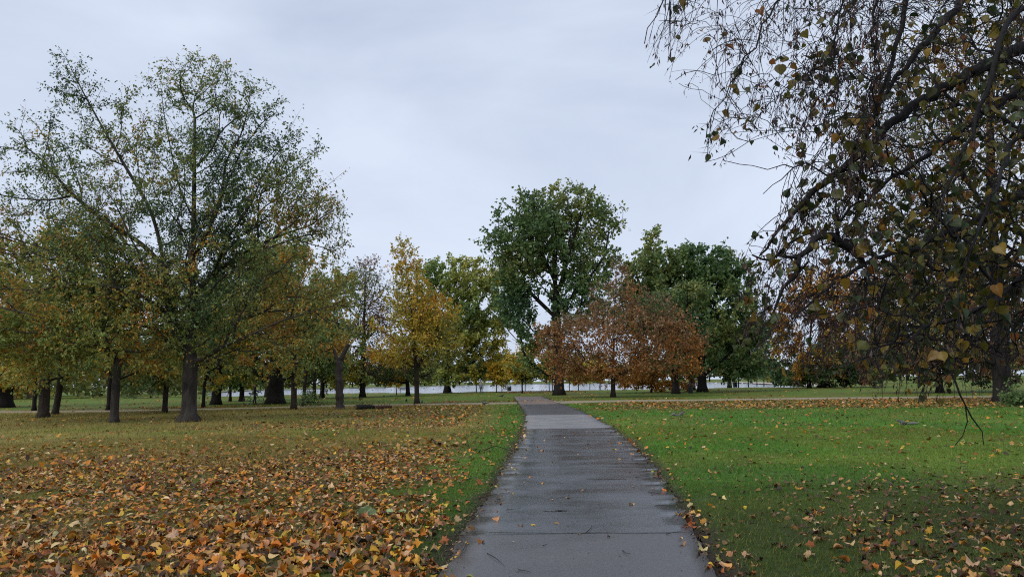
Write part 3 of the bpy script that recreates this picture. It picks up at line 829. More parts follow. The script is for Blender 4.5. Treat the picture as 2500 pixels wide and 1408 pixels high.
left = [
 ('leaning_tree', 'stout tree with split dark bark near the left edge, orange and green leaves', (105, 1019), 28, [(60, 760, 190, 170), (-60, 640, 150, 150), (90, 880, 130, 60), (150, 600, 120, 90)], OLIVEMIX, 8000, .2, BARK_BROWN, .03),
 ('slanting_tree', 'tree whose trunk slants to the right behind the stout left-edge tree', (134, 1012), 17, [(170, 800, 130, 120), (120, 880, 90, 50)], OLIVEMIX, 4500, .2, BARK_BROWN, .12),
 ('slim_tree', 'slim dark straight trunk far left, between the left edge and the stout tree', (83, 1002), 11, [(60, 850, 110, 90), (40, 740, 90, 80)], OLIVEMIX, 4500, .24, None, 0),
 ('old_tree', 'very broad old trunk cut by the left edge of the picture', (10, 994), 40, [(0, 780, 200, 170), (-40, 900, 160, 60), (40, 940, 70, 20)], [(0, K['rust']), (.3, K['gold']), (.55, K['yel']), (.8, K['olive']), (1, K['mid'])], 8000, .27, None, 0),
 ('slim_tree', 'dark thin trunk standing close behind the forked slim tree', (265, 1001), 12, [(240, 860, 130, 80), (260, 740, 110, 100)], OLIVEMIX, 5000, .24, None, 0),
 ('slim_tree', 'brownish trunk seen just left of the largest tree', (402, 1007), 14, [(400, 850, 120, 90), (370, 930, 90, 28), (420, 740, 110, 90)], [(0, K['gold']), (.3, K['yg']), (.6, K['olive']), (1, K['mid'])], 6000, .22, BARK_BROWN, 0),
 ('slim_tree', 'thin black trunk just right of the largest tree', (496, 994), 9, [(520, 860, 100, 80), (560, 780, 110, 100)], YELMIX, 5000, .24, None, 0),
 ('old_tree', 'broad dark trunk with flared foot right of the thin black trunk', (527, 987), 25, [(540, 830, 150, 110), (520, 910, 110, 45), (600, 730, 140, 120)], OLIVEMIX, 9000, .28, None, 0),
 ('slim_tree', 'slender forked trunk before the far lawn, left of the parked bicycle', (562, 979), 7, [(570, 890, 60, 50)], GRNMIX, 2200, .26, None, 0),
 ('round_tree', 'flared dark trunk directly left of the person with the bicycle', (590, 979), 13, [(600, 860, 110, 90), (600, 930, 60, 20), (610, 780, 110, 90)], DKMIX, 6000, .3, None, 0),
 ('old_tree', 'huge black trunk with flaring foot right of the person with the bicycle', (672, 985), 43, [(680, 820, 190, 120), (670, 925, 120, 28), (700, 700, 170, 130), (640, 640, 120, 110)], [(0, K['gold']), (.25, K['yg']), (.5, K['olive']), (1, K['mid'])], 13000, .27, None, 0),
 ('slim_tree', 'grey trunk showing left of the huge black trunk, far behind it', (650, 969), 9, [(650, 880, 70, 60)], OLIVEMIX, 2000, .3, BARK_GREY, 0),
 ('smooth_trunk_tree', 'smooth brown-grey trunk right of the huge black trunk, before the cross path', (717, 999), 16, [(720, 820, 140, 110), (760, 700, 90, 120), (700, 640, 100, 90)], [(0, K['orange']), (.2, K['gold']), (.45, K['yg']), (.7, K['olive']), (1, K['mid'])], 9500, .21, BARK_BROWN, 0),
 ('slim_tree', 'slim grey trunk standing in a leafy fallen bough', (742, 987), 10, [(760, 850, 80, 80), (780, 900, 60, 35)], GRNMIX, 3500, .24, BARK_GREY, 0),
 ('round_tree', 'brown trunk of the far pair by the water, the left one', (767, 973), 10, [(770, 860, 90, 80), (760, 920, 60, 22)], [(0, K['yel']), (.35, K['yg']), (.7, K['mid']), (1, K['green'])], 5000, .3, BARK_BROWN, 0),
 ('round_tree', 'dark trunk of the far pair by the water, the right one', (786, 971), 12, [(800, 850, 95, 100), (840, 780, 70, 90), (840, 930, 75, 25)], [(0, K['gold']), (.3, K['yel']), (.55, K['yg']), (1, K['mid'])], 7000, .3, None, 0),
]
for nm, lb, bs, w_, el, st, nl, sz, bk, ln in left:
    tree(nm, lb, 'tree', bs, w_, el, st, natt=260, nleaf=nl, size=sz, group=G_LEFT, bark=bk, lean=ln, gap=.35, bright=1.2)
# the bare twiggy tree, the yellow cone and the planes in the middle
tree('bare_tree', 'almost bare twiggy tree between the dead stump and the yellow cone-shaped tree', 'tree', (885, 969), 15,
     [(905, 720, 50, 90), (880, 820, 55, 100), (930, 800, 45, 90), (880, 670, 35, 40), (890, 900, 40, 40)], [(0, K['rust']), (.4, K['brown']), (.7, K['olive']), (1, K['mid'])],
     natt=800, nleaf=3800, size=.26, ntw=3000, twl=.9, top=(892, 680), gap=.3, upb=.3)
tree('cone_shaped_linden', 'cone-shaped yellow tree with straight trunk, thin leaves at its tip', 'tree', (1018, 985), 13.5,
     [(985, 600, 20, 28), (988, 650, 45, 50), (995, 720, 68, 60), (1010, 790, 96, 60), (1020, 850, 116, 48), (1065, 800, 64, 80), (970, 870, 70, 28)], [(0, K['orange']), (.15, K['gold']), (.5, K['yel']), (.85, K['yg']), (1, K['olive'])],
     natt=1000, nleaf=9500, size=.21, bright=1.1, top=(984, 600), split=True, ntw=4200, twl=.55, upb=.3, gap=.3, hgrad=-.15, bark=BARK_BROWN, lean=-.0, e=1.9, shell=2.0)
tree('shore_tree', 'dark trunk with low brownish crown behind the cone-shaped yellow tree', 'tree', (996, 966), 11,
     [(960, 890, 75, 38), (1010, 900, 60, 35), (920, 910, 45, 26)], [(0, K['rust']), (.4, K['brown']), (.7, K['olive']), (1, K['mid'])], natt=260, nleaf=5500, size=.28)
tree('plane_tree', 'pale green broad tree with flared dark trunk right of the cone-shaped yellow tree', 'tree', (1092, 959), 18,
     [(1115, 690, 90, 65), (1080, 780, 95, 90), (1170, 750, 80, 90), (1110, 840, 115, 80), (1090, 912, 105, 26), (1160, 675, 65, 50), (1055, 700, 50, 65), (1200, 800, 50, 60)], [(0, K['yel']), (.3, K['yg']), (.75, K['lime']), (1, K['mid'])],
     natt=900, nleaf=24000, size=.40, aspect=.7, gap=.08, bright=1.3, hgrad=.0, top=(1100, 690), nsc=.16, gsc=.25)
tree('tall_oak', 'tallest dark green tree in the middle with lobed crown and sky gaps', 'tree', (1365, 964), 29,
     [(1280, 520, 65, 55), (1390, 505, 80, 55), (1350, 560, 120, 70), (1465, 540, 60, 60), (1330, 600, 110, 75), (1220, 600, 55, 50), (1240, 690, 70, 55), (1300, 760, 75, 80), (1270, 660, 60, 60),
      (1430, 640, 80, 60), (1320, 860, 55, 70), (1440, 720, 90, 90), (1260, 740, 50, 50)], DKMIX, natt=1700, nleaf=25000, size=.33, bright=1.15, aspect=.75, gap=.36, gsc=.3, top=(1350, 560), split=True, ntw=5000, twl=.8,
     nsc=.2, shell=2.6, e=2.0, limbs=[[(1362, 720), (1380, 650), (1400, 580, .5), (1420, 510, 1)], [(1360, 700), (1335, 640), (1290, 570, -.5)], [(1362, 780), (1300, 720, 1), (1240, 650, 1.5)], [(1363, 760), (1430, 690, -1), (1480, 620, -1.5)]])
tree('russet_pin_oak', 'russet brown conical tree with pale thin trunk right of the path', 'tree', (1497, 969), 13,
     [(1510, 660, 26, 40), (1510, 730, 70, 50), (1500, 805, 140, 60), (1390, 840, 75, 60), (1635, 815, 80, 60), (1350, 810, 40, 28), (1685, 850, 45, 24), (1370, 880, 50, 30), (1660, 890, 60, 30), (1420, 900, 80, 35), (1560, 870, 110, 50), (1500, 910, 90, 30), (1600, 760, 60, 40)],
     [(0, K['orange']), (.25, K['rust']), (.4, (.27, .14, .05)), (.6, (.20, .115, .05)), (.8, K['brown']), (.92, K['mauve']), (1, K['olive'])], natt=1900, nleaf=16000, size=.23, top=(1508, 620), split=True, ntw=6500, twl=.7, gap=.14, bf=.25, shell=2.0,
     hgrad=.45, bark=BARK_BROWN, e=1.8, upb=.1, bright=1.05)
tree('orange_shrub', 'bright orange low bushy growth at the foot of the russet tree', 'shrub', (1590, 957), 5,
     [(1600, 910, 60, 38), (1640, 940, 60, 12), (1550, 930, 45, 18), (1690, 905, 25, 22)], [(0, K['rust']), (.3, K['orange']), (.7, K['gold']), (1, K['orange'])], natt=260, nleaf=6500, size=.27, gap=.25, top=(1600, 900))
tree('shadowed_tree', 'black trunk under the russet tree, left of the litter bin', 'tree', (1650, 961), 19,
     [(1640, 840, 90, 80), (1600, 770, 90, 70), (1660, 760, 90, 90)], DKMIX, natt=300, nleaf=7000, size=.36)
tree('broad_plane_tree', 'broad dark green tree with thick black trunk right of the russet tree', 'tree', (1715, 956), 24,
     [(1600, 585, 35, 30), (1640, 640, 80, 50), (1570, 670, 65, 60), (1555, 750, 60, 70), (1640, 690, 110, 80), (1720, 650, 90, 55), (1780, 690, 80, 70), (1700, 750, 150, 80), (1760, 840, 110, 70), (1640, 720, 80, 70), (1820, 780, 60, 80), (1800, 900, 80, 28)],
     DKMIX, natt=800, nleaf=24000, size=.42, bright=1.15, aspect=.75, gap=.06, gsc=.25, nsc=.16, top=(1710, 620), split=True, ntw=4500, twl=.9, shell=2.8)
tree('shadowed_tree', 'wide shadowed trunk half hidden behind the litter bin under the broad green tree', 'tree', (1690, 952), 15,
     [(1700, 860, 70, 50)], DKMIX, natt=120, nleaf=2500, size=.4)
tree('shore_tree', 'small dark round tree by the water right of the broad green tree', 'tree', (1781, 946), 9.5,
     [(1790, 840, 90, 60), (1830, 880, 60, 38), (1760, 890, 60, 25)], DKMIX, natt=300, nleaf=7500, size=.5, nsc=.12)
# young trees along the water
sap = [((968, 964), 2.6, (968, 905, 26, 32), YELMIX, 'young tree on a thin stem left of the cone-shaped yellow tree'),
       ((1163, 957.5), 3.0, (1160, 870, 45, 60), [(0, K['yg']), (.4, K['mid']), (1, K['green'])], 'young bright green tree beside the person standing by the lake'),
       ((1212, 957.5), 3.0, (1212, 885, 26, 55), YELMIX, 'young yellow tree on a thin stem right of the person by the lake'),
       ((1225, 955), 1.8, (1232, 890, 24, 42), YELMIX, 'thin-stemmed yellow sapling left of the white lakeside sign'),
       ((1275, 959), 4.6, (1272, 880, 42, 50), YELMIX, 'young yellow tree with dark stem right of the white lakeside sign'),
       ((1282, 955.5), 2.2, (1290, 895, 26, 38), YELMIX, 'yellow sapling just behind the young tree right of the sign'),
       ((1341, 953.5), 2.4, (1338, 890, 20, 36), OLIVEMIX, 'sapling left of the tallest tree trunk, the left of two'),
       ((1349, 955), 2.6, (1352, 890, 20, 32), OLIVEMIX, 'sapling almost touching the tallest tree trunk'),
       ((1390, 951.5), 2.4, (1392, 905, 26, 24), YELMIX, 'first yellow sapling right of the tallest tree trunk'),
       ((1412, 952.5), 2.8, (1414, 900, 28, 30), YELMIX, 'second yellow sapling right of the tallest tree trunk'),
       ((1440, 950), 2.0, (1442, 905, 24, 24), YELMIX, 'third yellow sapling right of the tallest tree trunk'),
       ((1465, 951), 3.0, (1466, 905, 24, 26), YELMIX, 'sapling left of the pale thin trunk of the russet tree'),
       ((1803, 945), 3.0, (1806, 890, 30, 34), [(0, K['yg']), (.5, K['olive']), (1, K['mid'])], 'first slim sapling right of the small round lakeside tree'),
       ((1827, 943.5), 3.0, (1828, 890, 30, 34), [(0, K['yg']), (.5, K['olive']), (1, K['mid'])], 'second slim sapling right of the small round lakeside tree'),
       ((1848, 942), 2.4, (1850, 895, 24, 28), [(0, K['yg']), (.5, K['olive']), (1, K['mid'])], 'third slim sapling right of the small round lakeside tree'),
       ((1865, 942), 2.4, (1868, 895, 28, 30), [(0, K['yel']), (.5, K['yg']), (1, K['olive'])], 'rightmost slim sapling before the pale lake beach')]
for bs, w_, el, st, lb in sap:
    tree('young_tree', lb, 'sapling', bs, w_, [el, (el[0], el[1] + el[3] * .5, el[2] * 1.15, el[3] * .5)], st, natt=90, nleaf=2300, size=.36, bright=1.25, group=G_SHORE, gap=.2, top=(el[0], el[1] - el[3] * .7), flare=.1, ksides=6, nsc=.3)
# right-hand background
tree('golden_tree', 'orange-gold tree behind the hanging branches at right', 'tree', (1976, 947), 10,
     [(2010, 720, 80, 70), (1960, 790, 80, 70), (2060, 780, 80, 80), (1990, 860, 100, 60), (1930, 890, 50, 40), (2090, 870, 70, 60)], [(0, K['rust']), (.3, K['orange']), (.6, K['gold']), (1, K['olive'])],
     natt=550, nleaf=14000, size=.42, group=G_RIGHT, nsc=.15, gsc=.25, gap=.4)
tree('low_dark_tree', 'wide dark low tree right of the golden tree', 'tree', (2012, 946), 26,
     [(2010, 900, 110, 40), (1960, 925, 70, 18), (2090, 900, 90, 40)], DKMIX, natt=260, nleaf=7000, size=.45, group=G_RIGHT)
tree('far_lawn_tree', 'small trunk standing alone on the pale far lawn at right', 'tree', (2150, 936), 9,
     [(2150, 870, 80, 50), (2200, 880, 60, 40)], YELMIX, natt=220, nleaf=5500, size=.6, group=G_RIGHT)
tree('dark_tree', 'dark leafy tree between the lone far trunk and the tall right-hand trunk', 'tree', (2295, 958), 18,
     [(2280, 800, 150, 110), (2190, 870, 110, 70), (2380, 860, 150, 85), (2300, 680, 150, 100), (2180, 740, 100, 90), (2420, 740, 130, 110)], [(0, K['rust']), (.3, K['brown']), (.6, K['dk']), (1, K['dk'])], natt=1000, nleaf=26000, size=.33, gap=.15, group=G_RIGHT)
tree('tall_linden', 'thick black flared trunk near the right edge with towering bare branches', 'tree', (2450, 980), 46,
     [(2350, 420, 230, 220), (2500, 300, 260, 260), (2250, 620, 190, 160), (2480, 620, 230, 170), (2180, 330, 140, 170), (2380, 100, 240, 160), (2300, 800, 170, 80), (2480, 820, 150, 70), (2560, 120, 200, 200)],
     [(0, K['rust']), (.3, K['brown']), (.5, K['gold']), (.7, K['olive']), (1, K['mid'])], natt=2000, nleaf=19000, size=.17, top=(2415, 180), split=True, ntw=8000, twl=1.0, gap=.3, group=G_RIGHT, hgrad=-.1, e=2.0, shell=2.0, upb=.1,
     limbs=[[(2440, 700), (2430, 560), (2350, 420, -1), (2260, 300, -1.5)], [(2438, 620), (2480, 480, 1), (2560, 360, 1.5)], [(2442, 760), (2360, 680, -2), (2240, 620, -3)]])
tree('shrub_by_trunk', 'low leafy shrub at the foot of the thick right-edge trunk', 'shrub', (2475, 990), 3,
     [(2480, 978, 45, 9), (2520, 975, 40, 12)], [(0, K['olive']), (.5, K['mid']), (1, K['green'])], natt=60, nleaf=1500, size=.16, gap=0, top=(2480, 975))
# woods beyond the water and behind the grove: read as one mass
def far_woods():
    parts = []; mb = MB()
    sp = []
    for px in np.concatenate([np.arange(-500, 500, 22), np.arange(500, 3000, 36)]):
        if px < 500: Y = rng.uniform(105, 165); h = rng.uniform(8, 15)
        elif px < 2000:
            bb = pt(px, 930, 100.0)[0] / 100; Y = float(np.interp(bb, SHORE_F[:, 0] / SHORE_F[:, 1], SHORE_F[:, 1])) + rng.uniform(18, 75); h = rng.uniform(.022, .042) * Y
        else: Y = rng.uniform(260, 340); h = rng.uniform(12, 19)
        sp.append((pt(px + rng.uniform(-12, 12), 930, Y)[0], Y, h))
    for x, y, h in sp:
        if y > 170: mb.tube([(x, y, -.3), (x + .1, y, h * .3), (x + .2, y, h * .7)], [h * .03, h * .022, h * .01], 5)
        n = 330; d = unit(rng.normal(size=(n, 3))); q = rng.random(n)[:, None] ** .4
        lo_ = y < 170
        c = np.array([x, y, h * (.40 if lo_ else .56)]) + d * q * np.array([h * .45, h * .42, h * (.5 if lo_ else .46)]) * (.75 + .5 * noise3(d * 1.5 + [x, y, 0], 1.0)[:, None])
        c = c[c[:, 2] > h * (.01 if lo_ else .07)]; n = len(c)
        st = random.choice([OLIVEMIX, GRNMIX, [(0, K['brown']), (1, K['olive'])], [(0, K['yg']), (1, K['mid'])]])
        col = ramp(np.clip(noise3(c, .12) + rng.normal(0, .12, n), 0, 1), st) * rng.uniform(.7, 1.3, (n, 1))
        sz = y * .0050 * rng.uniform(.6, 1.3, n) + .3
        parts.append(scatter_leaves(c, rng.normal(size=(n, 3)), rng.normal(size=(n, 3)) * .6 + [0, 0, 1], sz, sz * .8, col, T_rhomb()))
    v, t, c = join(parts)
    r = struct(obj('far_woods', tri_mesh('far_woods', v, t, MAT_LEAF, c)), 'stuff', 'far-off belt of trees beyond the lake and the grove')
    o = mb.build('far_trunks', BARK_DARK, r); o['kind'] = 'stuff'
far_woods()
# ------------------------------------------------------------------ the linden whose branches hang into the picture at right
def near_linden():
    base = np.array([9.3, 8.6, -.05])
    root = empty('overhanging_linden', base)
    tag(root, 'linden at right whose dark hanging twigs and heart-shaped leaves fill the right side', 'tree')
    tr = [base + [0, 0, -.1], base + [0, 0, .3], base + [-.05, 0, 1.2], base + [-.15, -.05, 3.0], base + [-.3, -.1, 5.0], base + [-.4, -.2, 7.5], base + [-.5, -.3, 11.0]]
    j = lambda z: np.array([9.0, 8.5, z])
    p = pt
    limbs = [
        [j(5.0), p(2640, 90, 7.0), p(2500, 112, 6.5), p(2400, 165, 6.2), p(2320, 205, 6.0), p(2200, 280, 5.8), p(2140, 335, 5.7), p(2080, 392, 5.6), p(2000, 452, 5.5), p(1930, 530, 5.4), p(1880, 590, 5.3), p(1850, 625, 5.3)],
        [j(6.6), p(2560, -180, 6.6), p(2420, -60, 6.2), p(2340, 10, 6.0), p(2270, 95, 5.8), p(2215, 155, 5.7), p(2150, 250, 5.6), p(2120, 330, 5.5)],
        [j(7.2), p(2450, -420, 6.0), p(2150, -260, 5.2), p(1950, -80, 4.7), p(1892, 10, 4.6), p(1840, 110, 4.5), p(1790, 205, 4.4), p(1742, 285, 4.4), p(1715, 340, 4.35)],
        [j(4.4), p(2650, 150, 7.4), p(2500, 205, 6.9), p(2380, 290, 6.6), p(2280, 372, 6.4), p(2180, 430, 6.3), p(2110, 500, 6.2), p(2050, 590, 6.1)],
        [j(3.6), p(2640, 400, 7.0), p(2500, 470, 6.4), p(2380, 540, 6.0), p(2250, 600, 5.6), p(2120, 640, 5.4), p(2010, 700, 5.2), p(1930, 790, 5.1)],
        [p(2120, 640, 5.4), p(2010, 560, 5.2), p(1963, 605, 5.1), p(1935, 680, 5.0), p(1888, 754, 5.0), p(1868, 800, 5.0)],
        [j(3.0), p(2660, 600, 6.4), p(2500, 680, 5.8), p(2380, 760, 5.4), p(2260, 800, 5.2), p(2140, 860, 5.0), p(2060, 900, 5.0)],
        [p(2400, 750, 5.4), p(2340, 850, 5.3), p(2318, 940, 5.2), p(2366, 1000, 5.2), p(2372, 1050, 5.2), p(2342, 1092, 5.2)],
        [p(2366, 1000, 5.2), p(2385, 1020, 5.2), p(2408, 1088, 5.2)],
        [j(7.6), p(2300, -300, 5.8), p(2090, -120, 5.3), p(2046, 0, 5.2), p(2042, 150, 5.15), p(2036, 280, 5.1), p(2030, 400, 5.1)],
        [p(2160, -220, 5.4), p(2150, -60, 5.3), p(2140, 30, 5.3), p(2122, 75, 5.3), p(2145, 180, 5.3), p(2118, 200, 5.3)],
        [p(2250, -180, 5.6), p(2215, -20, 5.5), p(2190, 110, 5.5), p(2165, 220, 5.4), p(2120, 320, 5.4), p(2100, 480, 5.4), p(2070, 600, 5.4)],
        [p(2200, -400, 5.2), p(1900, -260, 4.6), p(1720, -120, 4.4), p(1640, -40, 4.3), p(1600, 40, 4.3), p(1575, 110, 4.3)],
        [j(6.0), p(2620, 0, 5.4), p(2480, 20, 4.8), p(2440, 110, 4.6), p(2400, 260, 4.5), p(2330, 420, 4.4), p(2280, 560, 4.3)],
        [j(4.8), p(2600, 260, 5.0), p(2480, 330, 4.6), p(2420, 470, 4.4), p(2380, 600, 4.3), p(2330, 700, 4.3)],
        [p(2000, 400, 5.55), p(1930, 408, 5.5), p(1850, 408, 5.5), p(1775, 395, 5.5)], [p(1930, 408, 5.5), p(1905, 440, 5.5), p(1868, 474, 5.5)],
    ]
    # crown points: the hanging curtain seen in the picture and the rest of the crown above and beside it
    poly = np.array([(1540, -60), (1555, 120), (1580, 180), (1640, 205), (1700, 235), (1715, 270), (1690, 370), (1735, 440), (1790, 400), (1870, 290), (1905, 400), (1960, 430), (1905, 500), (1830, 570), (1795, 640),
                     (1775, 760), (1760, 880), (1900, 910), (2050, 950), (2160, 985), (2300, 990), (2420, 980), (2560, 985), (2760, 920), (2760, -60)], float)
    def inside(x, y):
        c = np.zeros(len(x), bool); k = len(poly); q = k - 1
        for i in range(k):
            xi, yi = poly[i]; xj, yj = poly[q]
            m = ((yi > y) != (yj > y)) & (x < (xj - xi) * (y - yi) / (yj - yi) + xi)
            c ^= m; q = i
        return c
    def pix(p):
        d = (p - [0, 0, CAM_H]) @ M3
        return CX - F_PX * d[:, 0] / d[:, 2], CY + F_PX * d[:, 1] / d[:, 2]
    x = rng.uniform(1550, 2760, 9000); y = rng.uniform(-60, 900, 9000)
    m = inside(x, y) & (rng.random(9000) < np.clip((x - 1500) / 700, .3, 1))
    x, y = x[m][:1250], y[m][:1250]
    Yd = rng.uniform(4.3, 8.4, len(x)) + .6 * (x > 2200)
    at1 = pts_v(x, y, Yd)
    q = 700
    at2 = np.column_stack([rng.uniform(4.0, 13.5, q), rng.uniform(4.5, 12.5, q), rng.uniform(4.0, 12.0, q)])
    d = (at2 - np.array([9, 8.5, 8])) / np.array([5.0, 4.6, 4.2]); at2 = at2[(d ** 2).sum(1) < 1]
    attr = np.concatenate([at1, at2]); attr = attr[attr[:, 2] > 1.1]
    P, par, lim, w, main, n0 = grow([tr] + limbs, attr, bf=.22, step=.11, wig=.012)
    r = .34 * (w / w[0]) ** (1 / 2.15)
    # limb thickness as photographed: the trunk is thick, the limbs carry on at their own size
    lim_r = {1: .105, 2: .10, 3: .030, 4: .075, 5: .07, 6: .036, 7: .06, 8: .014, 9: .006, 10: .030, 11: .020, 12: .026, 13: .018, 14: .06, 15: .06, 16: .006, 17: .004}
    for k, rm in lim_r.items():
        idx = np.where(lim == k)[0]; sd_ = idx[idx < n0]
        f = np.linspace(1, .0, len(sd_)) ** .8 * .95 + .05; r[sd_] = rm * f
    for i in range(n0, len(P)): r[i] = min(r[i] * .5, r[par[i]] * .8)
    r = np.maximum(r, .0030)
    # along a seed line the line itself goes on
    main_l = main.copy()
    for i in range(1, n0):
        if lim[i] == lim[par[i]]: main_l[par[i]] = i
    r[lim == 0] = np.interp(P[lim == 0][:, 2], [0, .4, 1.5, 11], [.5, .38, .31, .12])
    seed = np.arange(len(P)) < n0
    r[(lim == 0) & ~seed] = np.minimum(r[(lim == 0) & ~seed], .02)
    def build(sel, name, thick=.003):
        mb = MB()
        heads = [i for i in range(len(P)) if sel[i] and (par[i] < 0 or main_l[par[i]] != i or not sel[par[i]])]
        for h in heads:
            ch = [] if par[h] < 0 else [par[h]]; i = h
            while i >= 0 and sel[i]: ch.append(i); i = main_l[i]
            if len(ch) < 2: continue
            rr = r[ch].copy(); rr[0] = min(rr[0], rr[1] * 1.3)
            mb.tube(P[ch] - base, rr, 12 if rr.max() > .1 else 8 if rr.max() > .02 else 5)
        if mb.v: return mb.build(name, BARK_NEAR, root, smooth=True)
    build(seed & (lim == 0), 'trunk')
    for k in range(1, len(limbs) + 1): build(seed & (lim == k), 'limb')
    mb = MB()
    elen = np.linalg.norm(P - P[np.maximum(par, 0)], axis=1)
    bad = np.zeros(len(P), bool)
    for i in range(n0, len(P)): bad[i] = bad[par[i]] or elen[i] > .5
    th = np.where(~seed & ~bad)[0]
    a_, b_ = P[par[th]], P[th]; bow = rng.normal(0, .09, (len(th), 3)) * elen[th][:, None] + np.array([0, 0, .06]) * elen[th][:, None]
    q1 = a_ * .67 + b_ * .33 + bow; q2 = a_ * .33 + b_ * .67 + bow * .8; r0_, r1_ = np.minimum(r[par[th]], r[th] * 1.4), r[th] * .85
    for u_, v_, f0, f1 in ((a_, q1, 0, .33), (q1, q2, .33, .67), (q2, b_, .67, 1)):
        mb.add(*prisms(u_ - base, v_ - base, r0_ * (1 - f0) + r1_ * f0, r0_ * (1 - f1) + r1_ * f1))
    # drooping shoots: they leave the wood outwards, then hang
    ns_, SEG = 3700, 7
    cand = np.where((lim > 0) & ~bad)[0]
    wgt = np.where(cand >= n0, 1.0, .8); i = rng.choice(cand, ns_, p=wgt / wgt.sum()); t = rng.random((ns_, 1))
    A = P[i] * t + P[par[i]] * (1 - t)
    tang = unit(P[i] - P[par[i]])
    dr = unit(tang * .9 + rng.normal(0, .45, (ns_, 3)) + np.array([-.25, -.05, -.15]))
    L = rng.gamma(3.0, .14, (ns_, 1)) + .12
    C_ = [A]
    for k in range(SEG):
        dr = unit(dr + np.array([-.02, 0, -.26]) + rng.normal(0, .09, (ns_, 3)))
        C_.append(C_[-1] + dr * L / SEG)
    C_ = np.stack(C_, 1)                                           # shoot, point
    px_, py_ = pix(C_[:, -1]); vis = C_[:, -1, 1] > 1
    out_frame = (px_ > 2540) | (py_ < -40)
    px4, py4 = pix(C_[:, 4])
    ok = (inside(px_, py_) & inside(px4, py4) & (inside(px_ - 14, py_) | (py_ < 420)) | out_frame) & (C_[:, -1, 2] > .55) & vis & (C_[:, :, 1].min(1) > 3.6)
    # fewer at the thin left fringe, a window of sky towards the right edge
    ok &= rng.random(ns_) < np.clip(.75 + (px_ - 1600) / 800, .75, 1)
    ok &= ~((((px_ - 2440) / 60) ** 2 + ((py_ - 430) / 50) ** 2 < 1) & (rng.random(ns_) < .8))
    C_ = C_[ok]; L = L[ok]; ns_ = len(C_)
    rs = np.linspace(.0034, .0014, SEG + 1)
    for k in range(SEG):
        mb.add(*prisms(C_[:, k] - base, C_[:, k + 1] - base, np.full(ns_, rs[k]), np.full(ns_, rs[k + 1])))
    # short side twigs on the shoots
    nt_ = ns_ * 3; j_ = rng.integers(0, ns_, nt_); k_ = rng.integers(1, SEG, nt_)
    A2 = C_[j_, k_]; d2 = unit(C_[j_, k_ + 1] - A2)
    B2 = A2 + unit(d2 + rng.normal(0, .75, (nt_, 3)) + [0, 0, -.25]) * rng.uniform(.04, .17, (nt_, 1))
    mb.add(*cones(A2 - base, B2 - base, np.full(nt_, .0019)))
    o = mb.build('twigs', BARK_NEAR, root, smooth=True); o['kind'] = 'stuff'
    # winged seed bracts in bunches with little round seeds
    tips = np.concatenate([C_[:, 2:].reshape(-1, 3), B2])
    clump = noise3(tips, 2.2); pw = np.clip((clump - .35) * 3, .05, 1); pw *= np.where(pix(tips)[0] < 2150, 1.0, .18)
    nb = 10500
    c = tips[rng.choice(len(tips), nb, p=pw / pw.sum())] + rng.normal(0, .012, (nb, 3))
    bl = rng.uniform(.03, .062, nb)
    col = palette([(.10, .062, .058), (.075, .045, .038), (.14, .08, .05), (.05, .035, .03), (.17, .075, .05)], [4, 4, 2, 3, 1], nb)
    b1 = scatter_leaves(c, rng.normal(0, .4, (nb, 3)) + [0, 0, -1], rng.normal(size=(nb, 3)) + [0, .4, 0], bl, bl * .26, col, T_rhomb())
    nsd = 4500; k2 = rng.integers(0, nb, nsd)
    sc_ = c[k2] + np.column_stack([rng.normal(0, .012, nsd), rng.normal(0, .012, nsd), -rng.uniform(.03, .075, nsd)])
    OV = np.array([[1, 0, 0], [-1, 0, 0], [0, 1, 0], [0, -1, 0], [0, 0, 1], [0, 0, -1]], float)
    OT = np.array([[0, 2, 4], [2, 1, 4], [1, 3, 4], [3, 0, 4], [2, 0, 5], [1, 2, 5], [3, 1, 5], [0, 3, 5]])
    sv = (sc_[:, None] + OV[None] * .0042).reshape(-1, 3); st = (OT[None] + (np.arange(nsd) * 6)[:, None, None]).reshape(-1, 3)
    bv, bt, bc = join([b1, (sv, st, np.repeat(palette([(.035, .028, .026)], [1], nsd), 6, 0))])
    o = obj('seed_bracts', tri_mesh('seed_bracts', bv - base, bt, MAT_LEAF_NEAR, bc), root); o['kind'] = 'stuff'
    # leaves along the shoots: more of them low and to the right
    nl = 12000
    j_ = rng.integers(0, ns_, nl); k_ = rng.integers(1, SEG + 1, nl)
    c = C_[j_, k_] + rng.normal(0, .012, (nl, 3)); along = unit(C_[j_, k_] - C_[j_, k_ - 1])
    qx, qy = pix(c)
    leafy = noise3(C_[:, 0], 1.3)[j_]                              # some shoots keep their leaves, others are bare
    dens = (.16 + .60 * sstep(1900, 2250, qx) * sstep(-100, 420, qy) + .25 * sstep(1750, 1850, qx) * sstep(480, 600, qy)) * sstep(.28, .6, leafy) * 1.5
    keep = (rng.random(nl) < np.clip(dens, .03, 1)) & (c[:, 1] > 4.2)
    c, along, qx, qy = c[keep], along[keep], qx[keep], qy[keep]; nl = len(c)
    size = np.clip(rng.gamma(9, .0070, nl), .032, .082)
    v = rng.random(nl) + .35 * (noise3(c, 1.6) - .5)
    col = ramp(np.clip(v, 0, 1), [(0, (.24, .09, .02)), (.10, (.30, .18, .025)), (.28, (.17, .14, .022)), (.55, (.085, .09, .018)), (.8, (.045, .07, .018)), (1, (.03, .05, .018))]) * rng.uniform(.55, 1.2, (nl, 1))
    mid = along * .5 + rng.normal(0, .45, (nl, 3)) + [0, 0, -.55]; nor = rng.normal(0, .8, (nl, 3)) + [0, -.2, .5]
    stalk = c.copy(); c = c + unit(mid) * .02
    dist = np.linalg.norm(c - [0, 0, CAM_H], axis=1)
    infr = (qx < 2500) & (qx > 0) & (qy > 0) & (c[:, 1] > 1)
